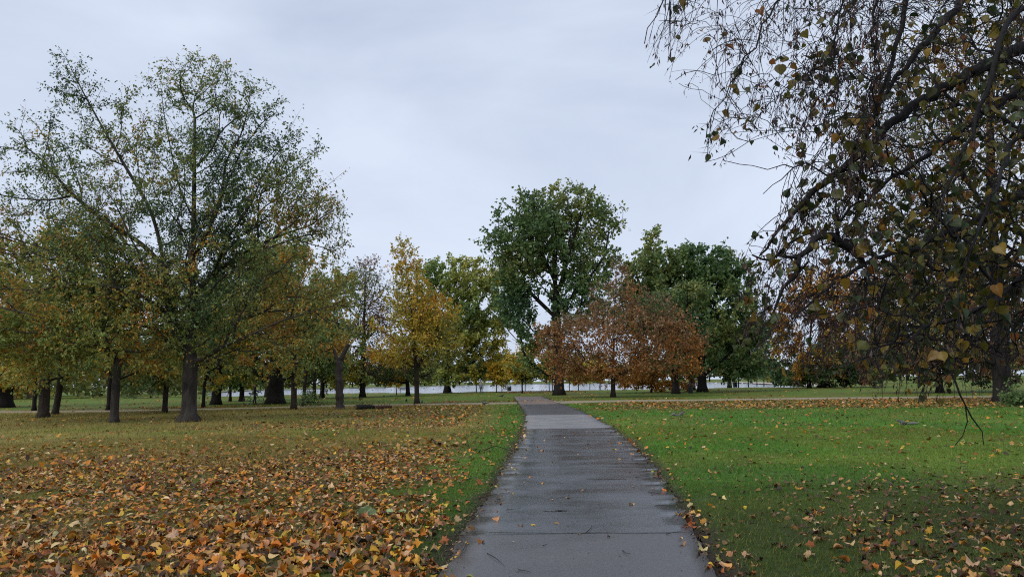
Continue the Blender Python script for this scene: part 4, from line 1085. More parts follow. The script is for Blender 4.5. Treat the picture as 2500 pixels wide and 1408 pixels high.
    score = np.where(infr, size / dist, 0)
    big = np.argsort(-score)[:300]; rest = np.setdiff1d(np.arange(nl), big)
    lv, lt, lc = join([scatter_leaves(c[q], mid[q], nor[q], size[q], size[q] * rng.uniform(.7, 1.05, len(q)), col[q], T_heart(cu)) for q, cu in ((rest[0::3], .5), (rest[1::3], -.4), (rest[2::3], 1.0))])
    o = obj('foliage', tri_mesh('foliage', lv - base, lt, MAT_LEAF_NEAR, lc), root); o['kind'] = 'stuff'
    tm = []
    for cu in (.3, .6, -.5, 1.0):
        V, T = T_heart(cu); tm.append(tri_mesh('leaf', V, T, MAT_LEAF_NEAR_OBJ))
    for q in big:
        o = obj('leaf', tm[int(rng.integers(0, 4))], root)
        m_ = unit(mid[q]); s_ = unit(np.cross(nor[q], m_)); n_ = np.cross(m_, s_)
        R = Matrix(np.column_stack([m_, s_, n_]).tolist()).to_4x4()
        S = size[q]
        o.matrix_local = Matrix.Translation(Vector(c[q] - base)) @ R @ Matrix.Diagonal((S, S * rng.uniform(.7, 1.05), S, 1))
        o.color = tuple(col[q]) + (1,)
near_linden()
# ------------------------------------------------------------------ grass and fallen leaves
def wedge(n, r0, r1, half=.82):
    r = np.sqrt(rng.uniform(r0 ** 2, r1 ** 2, n)); t = rng.uniform(-half, half, n)
    return r * np.sin(t), r * np.cos(t)
def grass():
    parts = []
    for n, r0, r1, h, wd, tall in ((330000, 4.2, 12, .042, .0050, .5), (230000, 12, 26, .055, .010, 1.0), (100000, 26, 58, .075, .026, 1.0)):
        x, y = wedge(n, r0, r1)
        lit, g, d, n1, n2 = lawn(x, y)
        left = x < xl(y)
        keep = (d > -.07) & (rng.random(n) < np.where(d < .3, np.clip(d / .3, .10, 1) * (.35 + 1.1 * n2), 1.0)) & (rng.random(n) < 1.0 - lit * np.where(left, .55, .75))
        # bare trodden gaps
        keep &= rng.random(n) < sstep(.18, .42, noise2(x - 9, y + 31, 2.1)) + .12
        cf = np.interp(x, CROSS_F[:, 0], CROSS_F[:, 1]); cb = np.interp(x, CROSS_B[:, 0], CROSS_B[:, 1])
        keep &= ~((y > cf - .1) & (y < cb + .1))
        x, y, g, n1, d, left = x[keep], y[keep], g[keep], n1[keep], d[keep], left[keep]; n = len(x)
        z = np.maximum(lawn_z(x, y) - .008, np.where(d < 0, 0, -1))
        hh = h * rng.uniform(.55, 1.5, n) * (1 + .9 * tall * left * sstep(2, 5, d) * sstep(.35, .65, n1)) * (1 + .5 * (rng.random(n) < .04))
        a = rng.uniform(0, 6.283, n); lean = rng.normal(0, .45, (n, 2))
        w2 = wd * rng.uniform(.6, 1.4, n) / 2
        b0 = np.column_stack([x - np.cos(a) * w2, y - np.sin(a) * w2, z]); b1 = np.column_stack([x + np.cos(a) * w2, y + np.sin(a) * w2, z])
        tp = np.column_stack([x + lean[:, 0] * hh, y + lean[:, 1] * hh, z + hh])
        dead = (rng.random(n) < .10 + .10 * left)[:, None]
        c = np.where(dead, STRAW * 1.25, g * 1.25) * rng.uniform(.55, 1.5, (n, 1)) * np.column_stack([rng.uniform(.8, 1.3, n), np.ones(n), rng.uniform(.7, 1.4, n)])
        V = np.stack([b0, b1, tp], 1).reshape(-1, 3); T = np.arange(3 * n).reshape(-1, 3)
        parts.append((V, T, np.repeat(c, 3, 0)))
    v, t, c = join(parts)
    struct(obj('grass', tri_mesh('grass', v, t, MAT_GRASS, c)), 'stuff', 'short green and straw-coloured grass of the park lawn')
grass()

LEAF_KINDS = [('tan', (.44, .235, .085)), ('pale', (.56, .38, .19)), ('orange', (.52, .19, .02)), ('yellow', (.54, .32, .035)), ('brown', (.15, .068, .028)), ('dark brown', (.065, .034, .02)), ('russet', (.28, .09, .02)), ('yellow-green', (.25, .24, .06))]
LK = np.array([k[1] for k in LEAF_KINDS])
MAPLES = [T_maple(c_, s_) for c_, s_ in ((.35, 1), (.7, 2), (-.5, 3), (1.0, 4), (-.9, 5), (1.3, 6))]
OVALS = [T_oval(), T_heart(.9), T_heart(-.7)]
def fallen():
    P, kind, size, nor, mid, tm = [], [], [], [], [], []
    def lay(x, y, z, w, smin, smax, tilt, ov=.42):
        n = len(x)
        P.append(np.column_stack([x, y, z])); kind.append(rng.choice(8, n, p=np.array(w) / sum(w)))
        size.append(rng.uniform(smin, smax, n)); nor.append(rng.normal(0, tilt, (n, 3)) * [1, 1, .3] + [0, 0, 1]); mid.append(rng.normal(size=(n, 3)) * [1, 1, .25])
        tm.append(np.where(rng.random(n) < ov, rng.integers(6, 9, n), rng.integers(0, 6, n)))
    L_W = [4.4, 3.0, 7, 3.2, 3.0, 2.2, 4.0, .5]; R_W = [3.5, 2, .6, 1.4, 5, 5, .8, .6]
    far_p = []
    for r0, r1, dmax in ((4.0, 9.5, 290), (9.5, 17, 210), (17, 30, 125), (30, 64, 34)):
        area = .82 * (r1 ** 2 - r0 ** 2); n = int(area * dmax)
        x, y = wedge(n, r0, r1)
        lit, g, d, n1, n2 = lawn(x, y)
        left = x < xl(y)
        keep = (rng.random(n) < lit ** 1.15) & (d > -.05)
        # loose clumps
        keep &= rng.random(n) < .25 + 1.3 * noise2(x * 1.0, y, 2.6, 2)
        x, y, left, lit = x[keep], y[keep], left[keep], lit[keep]
        z = lawn_z(x, y) + rng.uniform(.004, .045, len(x)) * np.where(left, 1, .6)
        if r1 <= 17:
            lay(x[left], y[left], z[left], L_W, .04, .115, .36); lay(x[~left], y[~left], z[~left], R_W, .035, .10, .3, .45)
        else:
            sc_ = 1.15 if r1 < 31 else 1.5
            w = L_W if True else R_W
            far_p.append((x, y, z, sc_, left))
    # leaves and scraps blown onto the asphalt and along its edges
    n = 140; y = np.sqrt(rng.uniform(5.2 ** 2, 24 ** 2, n)); f = rng.random(n); f = np.where(rng.random(n) < .5, np.where(f < .5, f * .24, 1 - (1 - f) * .24), f)
    x = xl(y) + (xr(y) - xl(y)) * f
    lay(x, y, np.full(n, .010), [4, 3, 1, 2, 3, 1, .6, 1.2], .035, .095, .12, .45)
    P, kind, size, nor, mid, tm = [np.concatenate(q) for q in (P, kind, size, nor, mid, tm)]
    n = len(P)
    col = LK[kind] * rng.uniform(.45, 1.4, (n, 1)) * rng.uniform(.88, 1.12, (n, 3))
    nor = unit(nor)
    dist = np.linalg.norm(P - [0, 0, CAM_H], axis=1)
    bear = P[:, 0] / P[:, 1]
    seen = (np.abs(bear) < .69) & (P[:, 1] > 6.15)
    onpath = path_out(P[:, 0], P[:, 1]) < 0
    score = np.where(seen, size / dist * (1 + .35 * (kind < 4)) * np.where(onpath, 1.8, 1), 0)
    big = np.argsort(-score)[:300]
    isb = np.zeros(n, bool); isb[big] = True
    P[isb & ~onpath, 2] += .022
    parts = []
    for k, T in enumerate(MAPLES + OVALS):
        q = np.where((tm == k) & ~isb)[0]
        if not len(q): continue
        asp = 1.0 if k < 6 else .72
        low = (T[0][np.r_[0:len(T[0]) - 1:2, len(T[0]) - 1]], np.array([[(len(T[0]) - 1) // 2, (i + 1) % ((len(T[0]) - 1) // 2), i] for i in range((len(T[0]) - 1) // 2)])) if k < 6 else T_oval()
        for sub, TT_ in ((q[dist[q] < 9.5], T), (q[dist[q] >= 9.5], low)):
            if len(sub): parts.append(scatter_leaves(P[sub], mid[sub], nor[sub], size[sub], size[sub] * asp * rng.uniform(.8, 1.1, len(sub)), col[sub], TT_))
    for x, y, z, sc_, left in far_p:
        m = len(x)
        w = np.array([3, 1.5, 4.5, 2.2, 3, 2, 4, .5])
        c = LK[rng.choice(8, m, p=w / w.sum())] * rng.uniform(.6, 1.35, (m, 1))
        s_ = rng.uniform(.07, .13, m) * sc_
        parts.append(scatter_leaves(np.column_stack([x, y, z]), rng.normal(size=(m, 3)) * [1, 1, .3], rng.normal(0, .45, (m, 3)) * [1, 1, .3] + [0, 0, 1], s_, s_ * .8, c, T_rhomb()))
    # beyond the cross path
    m = 16000; x, y = wedge(m, 58, 150)
    lit = lawn(x, y)[0]; k = (rng.random(m) < lit) & (poly_sdf_y(x, y) < -2); x, y = x[k], y[k]; m = len(x)
    w = np.array([2, 1, 5, 4, 2, 1, 3, .5]); c = LK[rng.choice(8, m, p=w / w.sum())] * rng.uniform(.6, 1.3, (m, 1)); s_ = rng.uniform(.16, .34, m)
    parts.append(scatter_leaves(np.column_stack([x, y, np.full(m, .01)]), rng.normal(size=(m, 3)) * [1, 1, .2], rng.normal(0, .4, (m, 3)) * [1, 1, .3] + [0, 0, 1], s_, s_ * .8, c, T_rhomb()))
    # crumbs on the soil edge of the path
    m = 5200; y = np.sqrt(rng.uniform(5.0 ** 2, 26 ** 2, m)); side = rng.random(m) < .62; o_ = np.abs(rng.normal(0, .16, m)) - .03
    x = np.where(side, xl(y) - o_, xr(y) + o_)
    c = palette([(.30, .2, .12), (.12, .065, .035), (.04, .028, .02), (.22, .12, .05)], [2, 3, 4, 1.5], m); s_ = rng.uniform(.012, .05, m)
    parts.append(scatter_leaves(np.column_stack([x, y, np.where(o_ < 0, .008, lawn_z(x, y) + .012)]), rng.normal(size=(m, 3)) * [1, 1, .25], rng.normal(0, .4, (m, 3)) * [1, 1, .3] + [0, 0, 1], s_, s_ * rng.uniform(.25, .8, m), c, T_rhomb()))
    v, t, c = join(parts)
    struct(obj('leaf_litter', tri_mesh('leaf_litter', v, t, MAT_LITTER, c)), 'stuff', 'carpet of small and distant fallen autumn leaves on the lawn')
    # dark crumbs on the asphalt
    m = 900; y = np.sqrt(rng.uniform(5.0 ** 2, 22 ** 2, m)); x = xl(y) + (xr(y) - xl(y)) * rng.random(m)
    c = palette([(.015, .013, .012), (.03, .022, .016), (.35, .3, .24)], [6, 3, 1], m); s_ = rng.uniform(.006, .022, m)
    dv, dt, dc = scatter_leaves(np.column_stack([x, y, np.full(m, .0085)]), rng.normal(size=(m, 3)) * [1, 1, .1], rng.normal(0, .25, (m, 3)) + [0, 0, 1], s_, s_ * rng.uniform(.3, .9, m), c, T_oval())
    struct(obj('path_crumbs', tri_mesh('path_crumbs', dv, dt, MAT_LITTER, dc)), 'stuff', 'dark crumbs of bark and leaf on the wet asphalt')
    tms = [tri_mesh('fallen_leaf', V, T, MAT_LITTER_OBJ) for V, T in MAPLES + OVALS]
    for q in big:
        o = obj('fallen_leaf', tms[tm[q]])
        m_ = unit(mid[q]); s_ = unit(np.cross(nor[q], m_)); n_ = np.cross(m_, s_); m_ = np.cross(s_, n_)
        asp = (1.0 if tm[q] < 6 else .72) * rng.uniform(.8, 1.1)
        o.matrix_world = Matrix.Translation(Vector(P[q])) @ Matrix(np.column_stack([m_, s_, n_]).tolist()).to_4x4() @ Matrix.Diagonal((size[q], size[q] * asp, size[q], 1))
        o.color = tuple(np.clip(col[q], 0, 1)) + (1,)
        kn = LEAF_KINDS[kind[q]][0]; shp = 'lobed' if tm[q] < 6 else 'oval'
        where = 'lying flat on the wet asphalt path' if onpath[q] else ('on the left litter' if P[q, 0] < 0 else 'on the right-hand grass')
        sz_ = 'large' if size[q] > .105 else 'small' if size[q] < .08 else 'middle-sized'
        sidew = bear[q]
        zone = '' if onpath[q] else (' near the left edge' if sidew < -.48 else ' at far left' if sidew < -.33 else ' at mid left' if sidew < -.2 else ' close beside the asphalt' if sidew < .36 else ' towards the right edge')
        row = ', front row' if P[q, 1] < 6.9 else ', a little behind'
        lb = f'{sz_} {kn} {shp} fallen leaf {where}{zone}{row if not onpath[q] else ""}'
        tag(o, lb, 'leaf', lb.replace('fallen leaf', 'fallen leaves'))
fallen()
# ------------------------------------------------------------------ dead wood
def limb_tube(mb, pts_, r0, r1, k=9, step=.15):
    Q = dens_line(pts_, step); n = len(Q)
    Q[1:-1] += rng.normal(0, r0 * .08, (n - 2, 3)); return mb.tube(Q, np.linspace(r0, r1, n) * rng.uniform(.9, 1.12, n), k)
def snag():
    b = at(830, 999); D = b[1]; s = D / F_PX
    root = empty('dead_tree_stump', b); tag(root, 'dead pale trunk with two sawn-off prongs left of the log', 'dead tree')
    mb = MB(); P = lambda x, y, o=0: pt(x, y, D + o) - b
    limb_tube(mb, [P(830, 1003), P(830, 996), P(830, 985), P(829, 960), P(828, 930), P(827, 895), P(828, 880)], .27, .22, 12)
    mb.tube([P(830, 1003), P(830, 997), P(830, 990)], [.40, .33, .27], 12)
    mb.build('trunk', BARK_GREY, root, smooth=True)
    limb_tube(MB(), [P(828, 884), P(835, 872), P(843, 855), P(851, 839)], .17, .13, 10).build('prong', BARK_GREY, root, smooth=True)
    limb_tube(MB(), [P(827, 884), P(820, 872), P(816, 858), P(814, 850)], .14, .07, 10).build('prong', BARK_GREY, root, smooth=True)
    limb_tube(MB(), [P(830, 905), P(838, 900, -.2), P(843, 897, -.3)], .07, .03, 6).build('snapped_branch', BARK_GREY, root, smooth=True)
snag()
def log(name, label, a, c, r, mat):
    A, B = at(*a), at(*c); A[2] = B[2] = r * .8
    o0 = (A + B) / 2; root = empty(name, (o0[0], o0[1], 0)); tag(root, label, 'log', 'logs lying before the cross path')
    base = np.array([o0[0], o0[1], 0])
    limb_tube(MB(), [A - base, (A * .6 + B * .4) - base + [0, 0, .03], B - base], r, r * .75, 12, .2).build('stem', mat, root, smooth=True)
    d = unit(B - A)
    MB().tube([A - base - d * .012, A - base - d * .01], [r * .8, r * .8], 12).build('sawn_end', mat_plain(name + '_sawn_face', (.12, .075, .045), .8, .3, 25), root)
    for q in range(5):
        f = .15 + .17 * q; p0 = A * (1 - f) + B * f - base
        limb_tube(MB(), [p0 + [0, 0, r * .5], p0 + d * .08 + [0, rng.uniform(-.1, .1), r + rng.uniform(.04, .12)]], r * .22, r * .1, 5, .05).build('branch_stub', mat, root, smooth=True)
log('fallen_log', 'short dark log lying on the leaves right of the dead trunk', (869, 999.5), (914, 998), .17, BARK_DARK)
log('fallen_log', 'slimmer reddish-brown log to the right of the short dark log', (917, 997.6), (956, 996.5), .12, mat_bark('reddish_bark', (.03, .015, .01), (.12, .055, .035), 9))
def branch_thing(name, label, cat, lines, mat, radius, group=None, k=6, leaves=0, stops=None, size=.1, spread=.3):
    """lines: lists of (pixel x, pixel y of the ground below, height above ground)"""
    pl = [[at(q[0], q[1]) + np.array([0, 0, q[2]]) for q in L] for L in lines]
    b = pl[0][0].copy(); b[2] = 0
    root = empty(name, b); tag(root, label, cat, group)
    for q, L in enumerate(pl):
        Q = [p - b for p in L]
        r0 = radius * (1 if q == 0 else .6)
        limb_tube(MB(), Q, r0, r0 * .35, k, .06).build('stem' if q == 0 else 'side_twig', mat, root, smooth=True)
    if leaves:
        A = np.concatenate([np.array(dens_line(L, .1)) for L in pl]); i = rng.integers(0, len(A), leaves)
        c = A[i] + rng.normal(0, spread, (leaves, 3)) * [1, .7, .5]; c[:, 2] = np.abs(c[:, 2]) + .02
        col = ramp(rng.random(leaves), stops) * rng.uniform(.7, 1.3, (leaves, 1)); ln = size * rng.uniform(.7, 1.3, leaves)
        v, t, cc = scatter_leaves(c, rng.normal(size=(leaves, 3)), rng.normal(0, .6, (leaves, 3)) + [0, 0, 1], ln, ln * .6, col, T_rhomb())
        o = obj('foliage', tri_mesh('foliage', v - b, t, MAT_LEAF, cc), root); o['kind'] = 'stuff'
    return root
branch_thing('fallen_branch', 'bare forked black branch sticking up from the grass left of the path', 'branch',
             [[(1152, 1106, .02), (1146, 1104, .10), (1142, 1103, .22), (1139, 1103, .36), (1138, 1103, .52)], [(1139, 1103, .30), (1146, 1100, .36), (1156, 1100, .38), (1168, 1100, .42)], [(1139, 1103, .30), (1126, 1098, .27), (1118, 1096, .32), (1110, 1096, .40), (1102, 1097, .38), (1090, 1094, .20)],
              [(1149, 1105, .06), (1142, 1107, .05), (1133, 1108, .01)], [(1150, 1095, .36), (1154, 1090, .45)]], BARK_NEAR, .011)
branch_thing('fallen_branch', 'arched bare black branch on the grass beside the left edge of the path', 'branch',
             [[(1170, 1106, .01), (1185, 1105, .06), (1200, 1104, .13), (1215, 1103, .14), (1232, 1102, .07), (1246, 1100, .01)], [(1200, 1104, .12), (1206, 1106, .03)]], BARK_NEAR, .012)
branch_thing('fallen_bough', 'broken leafy bough lying at the foot of the slim grey trunk', 'branch',
             [[(738, 993, .1), (750, 992, .35), (768, 991, .3), (790, 990, .15)], [(750, 992, .3), (752, 990, .7), (758, 988, .9)]], BARK_DARK, .06, leaves=600, stops=[(0, K['olive']), (.5, K['mid']), (1, K['green'])], size=.16, spread=.35)
TW = [((1235, 1246), (1272, 1244), 'straight thin twig on the asphalt left of the small puddle'), ((1189, 1352), (1212, 1368), (1232, 1384), 'long thin twig slanting on the near brownish asphalt'),
      ((1118, 1302), (1140, 1299), (1164, 1291), 'bent twig at the left path edge by the tar joint'), ((1195, 1211), (1220, 1207), (1245, 1205), 'forked twig poking onto the path from the left edge'),
      ((1430, 1302), (1440, 1297), (1446, 1284), 'curved twig touching the tar joint in mid path'), ((1266, 1393), (1282, 1397), (1296, 1399), 'twig near the bottom edge of the picture on the path'),
      ((1551, 1166), (1585, 1165), 'short twig on the right half of the path below the damp streaks'), ((1600, 1236), (1630, 1235), 'twig near the right path edge opposite the small puddle'),
      ((1513, 1097), (1537, 1096), 'little twig far up on the right side of the path'), ((1627, 1306), (1648, 1302), (1667, 1299), 'twig across the tar joint near the right path edge'),
      ((1582, 1201), (1600, 1206), 'small crooked twig near the right path edge'), ((1325, 1334), (1338, 1332), 'tiny twig right below the tar joint in mid path'), ((1520, 1345), (1532, 1358), (1540, 1352), 'hooked twig on the lower right of the path'),
      ((1140, 1325), (1132, 1345), (1122, 1362), 'dark twig lying along the lower left path edge'), ((1256, 1088), (1282, 1090), 'thin twig at the left path edge beside the arched branch')]
for t in TW:
    branch_thing('twig', t[-1], 'twig', [[(q[0], q[1], .012 + .01 * (k % 2)) for k, q in enumerate(t[:-1])]], BARK_NEAR, .0038, 'twigs lying on the path', 5)
def crumpled():
    b = at(905, 1272); b[2] = 0.03
    root = empty('crumpled_green_leaf', b); tag(root, 'large crumpled pale green leaves on the litter left of the path', 'leaf')
    mat = mat_plain('pale_green_leaf', (.25, .31, .13), .5, .3, 30)
    def sheet(cx, cyy, w, h, rz, tilt, seed, name):
        r = np.random.default_rng(seed); n = 9
        u, v = np.meshgrid(np.linspace(-1, 1, n), np.linspace(-1, 1, n), indexing='ij')
        wdt = (1 - .75 * np.abs(u) ** 2.2) * (1 + .08 * np.sin(u * 9 + seed))
        x = u * w / 2; y = v * h / 2 * wdt; z = .45 * h * np.abs(v) * wdt + .12 * w * u ** 2 + .06 * w * np.sin(u * 6 + v * 4 + seed) + .03 * w * np.sin(v * 11 + u * 3)
        P = np.column_stack([x.ravel(), y.ravel(), z.ravel()]) @ np.array(Matrix.Rotation(rz, 3, 'Z') @ Matrix.Rotation(tilt, 3, 'X')).T
        a = at(cx, cyy) - b; P += a + [0, 0, .09]
        i = (np.arange(n - 1)[:, None] * n + np.arange(n - 1)[None]).ravel()
        o = obj(name, tri_mesh(name, P, np.concatenate([np.stack([i, i + 1, i + n + 1], 1), np.stack([i, i + n + 1, i + n], 1)]), mat, smooth=True), root)
    sheet(890, 1272, .21, .13, .6, .9, 1, 'blade'); sheet(906, 1274, .16, .10, .9, .7, 2, 'blade'); sheet(952, 1268, .11, .06, -.5, .6, 3, 'blade'); sheet(982, 1268, .09, .05, .4, .4, 5, 'blade')
    limb_tube(MB(), [at(903, 1262) - b + [0, 0, .09], at(930, 1254) - b + [0, 0, .08], at(950, 1252) - b + [0, 0, .05]], .006, .003, 5, .05).build('stalk', BARK_NEAR, root, smooth=True)
crumpled()

# ------------------------------------------------------------------ people, animals, park furniture
def skin(name, joints, edges, mat, parent=None, loc=(0, 0, 0), rz=0.0, sub=2, root_v=0):
    """one continuous body grown round a skeleton: joints = (x, y, z, radius)"""
    me = bpy.data.meshes.new(name)
    me.from_pydata([j[:3] for j in joints], edges, [])
    o = obj(name, me, parent); o.location = loc; o.rotation_euler = (0, 0, rz)
    md = o.modifiers.new('skin', 'SKIN'); md.use_smooth_shade = True
    for k, j in enumerate(joints):
        sv = me.skin_vertices[0].data[k]; r = j[3]
        sv.radius = (r, r) if np.isscalar(r) else r
        sv.use_root = (k == root_v)
    s_ = o.modifiers.new('smooth', 'SUBSURF'); s_.levels = sub; s_.render_levels = sub
    me.materials.append(mat)
    return o
def mat_bands(name, bands):
    """clothing colours by height on the body"""
    m, nt, out = new_mat(name)
    b = nt.nodes.new('ShaderNodeBsdfPrincipled'); b.inputs['Roughness'].default_value = .8
    tc = nt.nodes.new('ShaderNodeTexCoord'); sp = nt.nodes.new('ShaderNodeSeparateXYZ'); dv = nt.nodes.new('ShaderNodeMath'); dv.operation = 'DIVIDE'; dv.inputs[1].default_value = 2.0
    r = nt.nodes.new('ShaderNodeValToRGB'); r.color_ramp.interpolation = 'CONSTANT'
    for k, (z, c) in enumerate(bands):
        e_ = r.color_ramp.elements[k] if k < 2 else r.color_ramp.elements.new(z / 2)
        e_.position = z / 2; e_.color = tuple(c) + (1,)
    nt.links.new(tc.outputs['Object'], sp.inputs[0]); nt.links.new(sp.outputs['Z'], dv.inputs[0]); nt.links.new(dv.outputs[0], r.inputs['Fac'])
    nt.links.new(r.outputs['Color'], b.inputs['Base Color']); nt.links.new(b.outputs['BSDF'], out.inputs['Surface'])
    return m
def person(label, px, h, rz, bands, hair, stride=.12, arms='down'):
    b = at(*px); b[2] = -.012; k = h / 1.75
    root = empty('person', b); tag(root, label, 'person'); root.rotation_euler = (0, 0, rz); root.scale = (k, k, k)
    J = [(0, 0, .95, .15), (0, 0, 1.15, .14), (0, .01, 1.36, .17), (0, .02, 1.48, .075), (0, .03, 1.58, .085), (0, .03, 1.70, .095), (0, .03, 1.77, .06)]
    E = [(0, 1), (1, 2), (2, 3), (3, 4), (4, 5), (5, 6)]
    for sgn in (-1, 1):
        n = len(J); st = stride * sgn
        J += [(.10 * sgn, st * .1, .86, .10), (.11 * sgn, st * .6 + .03, .50, .07), (.11 * sgn, st - .02, .10, .045), (.12 * sgn, st + .02, .035, .042), (.13 * sgn, st + .16, .03, .035)]
        E += [(0, n), (n, n + 1), (n + 1, n + 2), (n + 2, n + 3), (n + 3, n + 4)]
        n = len(J)
        if arms == 'down':
            J += [(.20 * sgn, 0, 1.40, .065), (.26 * sgn, -.03, 1.13, .05), (.27 * sgn, .06, .90, .038), (.265 * sgn, .09, .80, .042), (.26 * sgn, .10, .72, .025)]
        else:
            J += [(.20 * sgn, 0, 1.40, .065), (.25 * sgn, .12, 1.16, .05), (.25 * sgn, .38, 1.06, .038), (.24 * sgn, .46, 1.04, .042), (.23 * sgn, .52, 1.02, .025)]
        E += [(2, n), (n, n + 1), (n + 1, n + 2), (n + 2, n + 3), (n + 3, n + 4)]
    skin('body', J, E, mat_bands(f'clothes_{px[0]}', bands), root)
    skin('hair', [(0, .0, 1.66, .085), (0, .01, 1.74, .088), (0, .03, 1.80, .06)], [(0, 1), (1, 2)], mat_plain(f'hair_{px[0]}', hair, .7), root)
    return root
SKIN = (.42, .26, .19)
person('person in grey top and dark trousers standing by the lake, back turned', (1175, 961), 1.72, .1,
       [(0, (.02, .02, .02)), (.09, (.045, .05, .06)), (.95, (.22, .23, .26)), (1.5, SKIN)], (.05, .035, .025), .08)
person('person in dark clothes standing behind the bicycle beside the huge black trunk', (621, 986), 1.72, -1.3,
       [(0, (.015, .015, .015)), (.09, (.02, .02, .025)), (.95, (.022, .024, .03)), (1.5, SKIN)], (.02, .015, .012), .1, 'forward')
person('distant walker in a pale top and black trousers beyond the slender forked trunk', (558.5, 966.5), 1.7, 1.5,
       [(0, (.02, .02, .02)), (.09, (.02, .02, .02)), (.95, (.5, .5, .5)), (1.5, SKIN)], (.05, .035, .025), .22)
def bicycle():
    b = at(618, 987); b[2] = -.012
    root = empty('bicycle', b); tag(root, 'black bicycle held by the person beside the huge black trunk', 'bicycle'); root.rotation_euler = (0, 0, .12)
    blk = mat_plain('bike_paint', (.02, .02, .022), .4, .1); rub = mat_plain('tyre_rubber', (.012, .012, .012), .8, .1); met = mat_plain('bike_metal', (.35, .35, .36), .35, .1, metal=.8)
    ring = lambda cx, r: [(cx + r * math.cos(a), 0, .34 + r * math.sin(a)) for a in np.linspace(0, 2 * math.pi, 29)]
    for cx in (-.53, .53):
        w = MB().tube(ring(cx, .325), .018, 6).build('wheel', rub, root, smooth=True)
        MB().tube(ring(cx, .30), .009, 5).build('rim', met, w, smooth=True)
        sp = MB()
        for a in np.linspace(0, 2 * math.pi, 15)[:-1]: sp.tube([(cx, 0, .34), (cx + .3 * math.cos(a), 0, .34 + .3 * math.sin(a))], .0025, 3)
        sp.tube([(cx, -.05, .34), (cx, .05, .34)], .02, 8).build('spokes', met, w)
    f = MB()
    for p, q in [((-.53, 0, .34), (-.12, 0, .30)), ((-.53, 0, .34), (-.22, 0, .82)), ((-.12, 0, .30), (-.25, 0, .90)), ((-.12, 0, .30), (.36, 0, .72)), ((-.22, 0, .80), (.33, 0, .84)), ((.36, 0, .70), (.33, 0, .92)), ((.36, 0, .70), (.53, 0, .34))]: f.tube([p, q], .018, 8)
    f.build('frame', blk, root, smooth=True)
    MB().tube([(-.38, 0, .92), (-.30, 0, .935), (-.20, 0, .93), (-.10, 0, .925)], [.05, .075, .045, .02], 8).build('saddle', rub, root, smooth=True)
    MB().tube([(.24, -.27, 1.0), (.32, -.2, .98), (.33, 0, .96), (.32, .2, .98), (.24, .27, 1.0)], .013, 8).build('handlebar', met, root, smooth=True)
    MB().tube([(-.12, -.06, .30), (-.12, .06, .30)], [.08, .08], 14).build('crank', met, root)
    for sgn in (-1, 1): MB().box((-.12 + .14 * sgn, .1 * sgn, .30 - .08 * sgn), (.09, .06, .02)).build('pedal', rub, root)
    MB().box((-.52, 0, .74), (.36, .12, .02)).build('rear_rack', blk, root)
bicycle()
def squirrel(label, px, rz, low):
    b = at(*px); b[2] = float(lawn_z(np.array([b[0]]), np.array([b[1]]))[0])
    root = empty('squirrel', b); tag(root, label, 'squirrel', 'grey squirrels on the right lawn'); root.rotation_euler = (0, 0, rz); root.scale = (1.25, 1.25, 1.25)
    fur = mat_plain('grey_fur', (.10, .098, .09), .9, .35, 60)
    h = .0 if low else .05
    J = [(-.03, 0, .075, .055), (.05, 0, .085 + h, .045), (.11, 0, .11 + h * 1.4, .026), (.15, 0, .13 + h * 1.4, .032), (.185, 0, .12 + h * 1.3, .016)]
    E = [(0, 1), (1, 2), (2, 3), (3, 4)]
    for sgn in (-1, 1):
        n = len(J); J += [(-.02, .04 * sgn, .05, .035), (.01, .05 * sgn, .02, .016), (.05, .05 * sgn, .012, .012)]; E += [(0, n), (n, n + 1), (n + 1, n + 2)]
        n = len(J); J += [(.07, .03 * sgn, .06 + h, .016), (.09, .03 * sgn, .03 + h * .8, .012), (.12, .02 * sgn, .015 + h, .010)]; E += [(1, n), (n, n + 1), (n + 1, n + 2)]
        n = len(J); J += [(.14, .018 * sgn, .165 + h * 1.4, .008)]; E += [(3, n)]
    skin('body', J, E, fur, root)
    tl = [(-.07, 0, .06, .02), (-.14, 0, .08, .04), (-.19, 0, .12, .05), (-.25, 0, .11, .045), (-.31, 0, .06, .025)] if not low else [(-.07, 0, .05, .02), (-.16, 0, .05, .035), (-.25, .03, .06, .04), (-.33, .06, .05, .025)]
    skin('tail', tl, [(q, q + 1) for q in range(len(tl) - 1)], mat_plain('tail_fur', (.13, .128, .12), .9, .35, 60), root)
squirrel('grey squirrel sitting up on the green lawn right of the path', (1660, 1018), 0.05, False)
squirrel('grey squirrel crouched low in the grass below the hanging branches', (2208, 1038), math.pi - .1, True)

def litter_bin(label, px, h, w):
    b = at(*px); b[2] = -.012; root = empty('litter_bin', b); tag(root, label, 'bin', 'park litter bins')
    m = mat_plain('bin_paint', (.02, .022, .022), .5, .2)
    MB().lathe([(0, 0), (w * .44, 0), (w * .47, .06), (w * .5, h * .7), (w * .5, h * .72)], 16).build('body', m, root, smooth=True)
    mb = MB()
    for k in range(4):
        a = math.pi / 4 + k * math.pi / 2; mb.tube([(w * .46 * math.cos(a), w * .46 * math.sin(a), h * .7), (w * .46 * math.cos(a), w * .46 * math.sin(a), h * .86)], .03, 5)
    mb.build('lid_posts', m, root)
    MB().lathe([(w * .52, h * .85), (w * .54, h * .87), (w * .45, h * .95), (0, h)], 16).build('lid', m, root, smooth=True)
litter_bin('black litter bin under the broad green tree, left of its trunk', (1686, 959), 1.15, .62)
litter_bin('small dark bin by the water right of the small round lakeside tree', (1795, 945), 1.3, .8)
litter_bin('square-looking dark bin beside the white lakeside sign', (1243.5, 953.6), 1.0, .75)
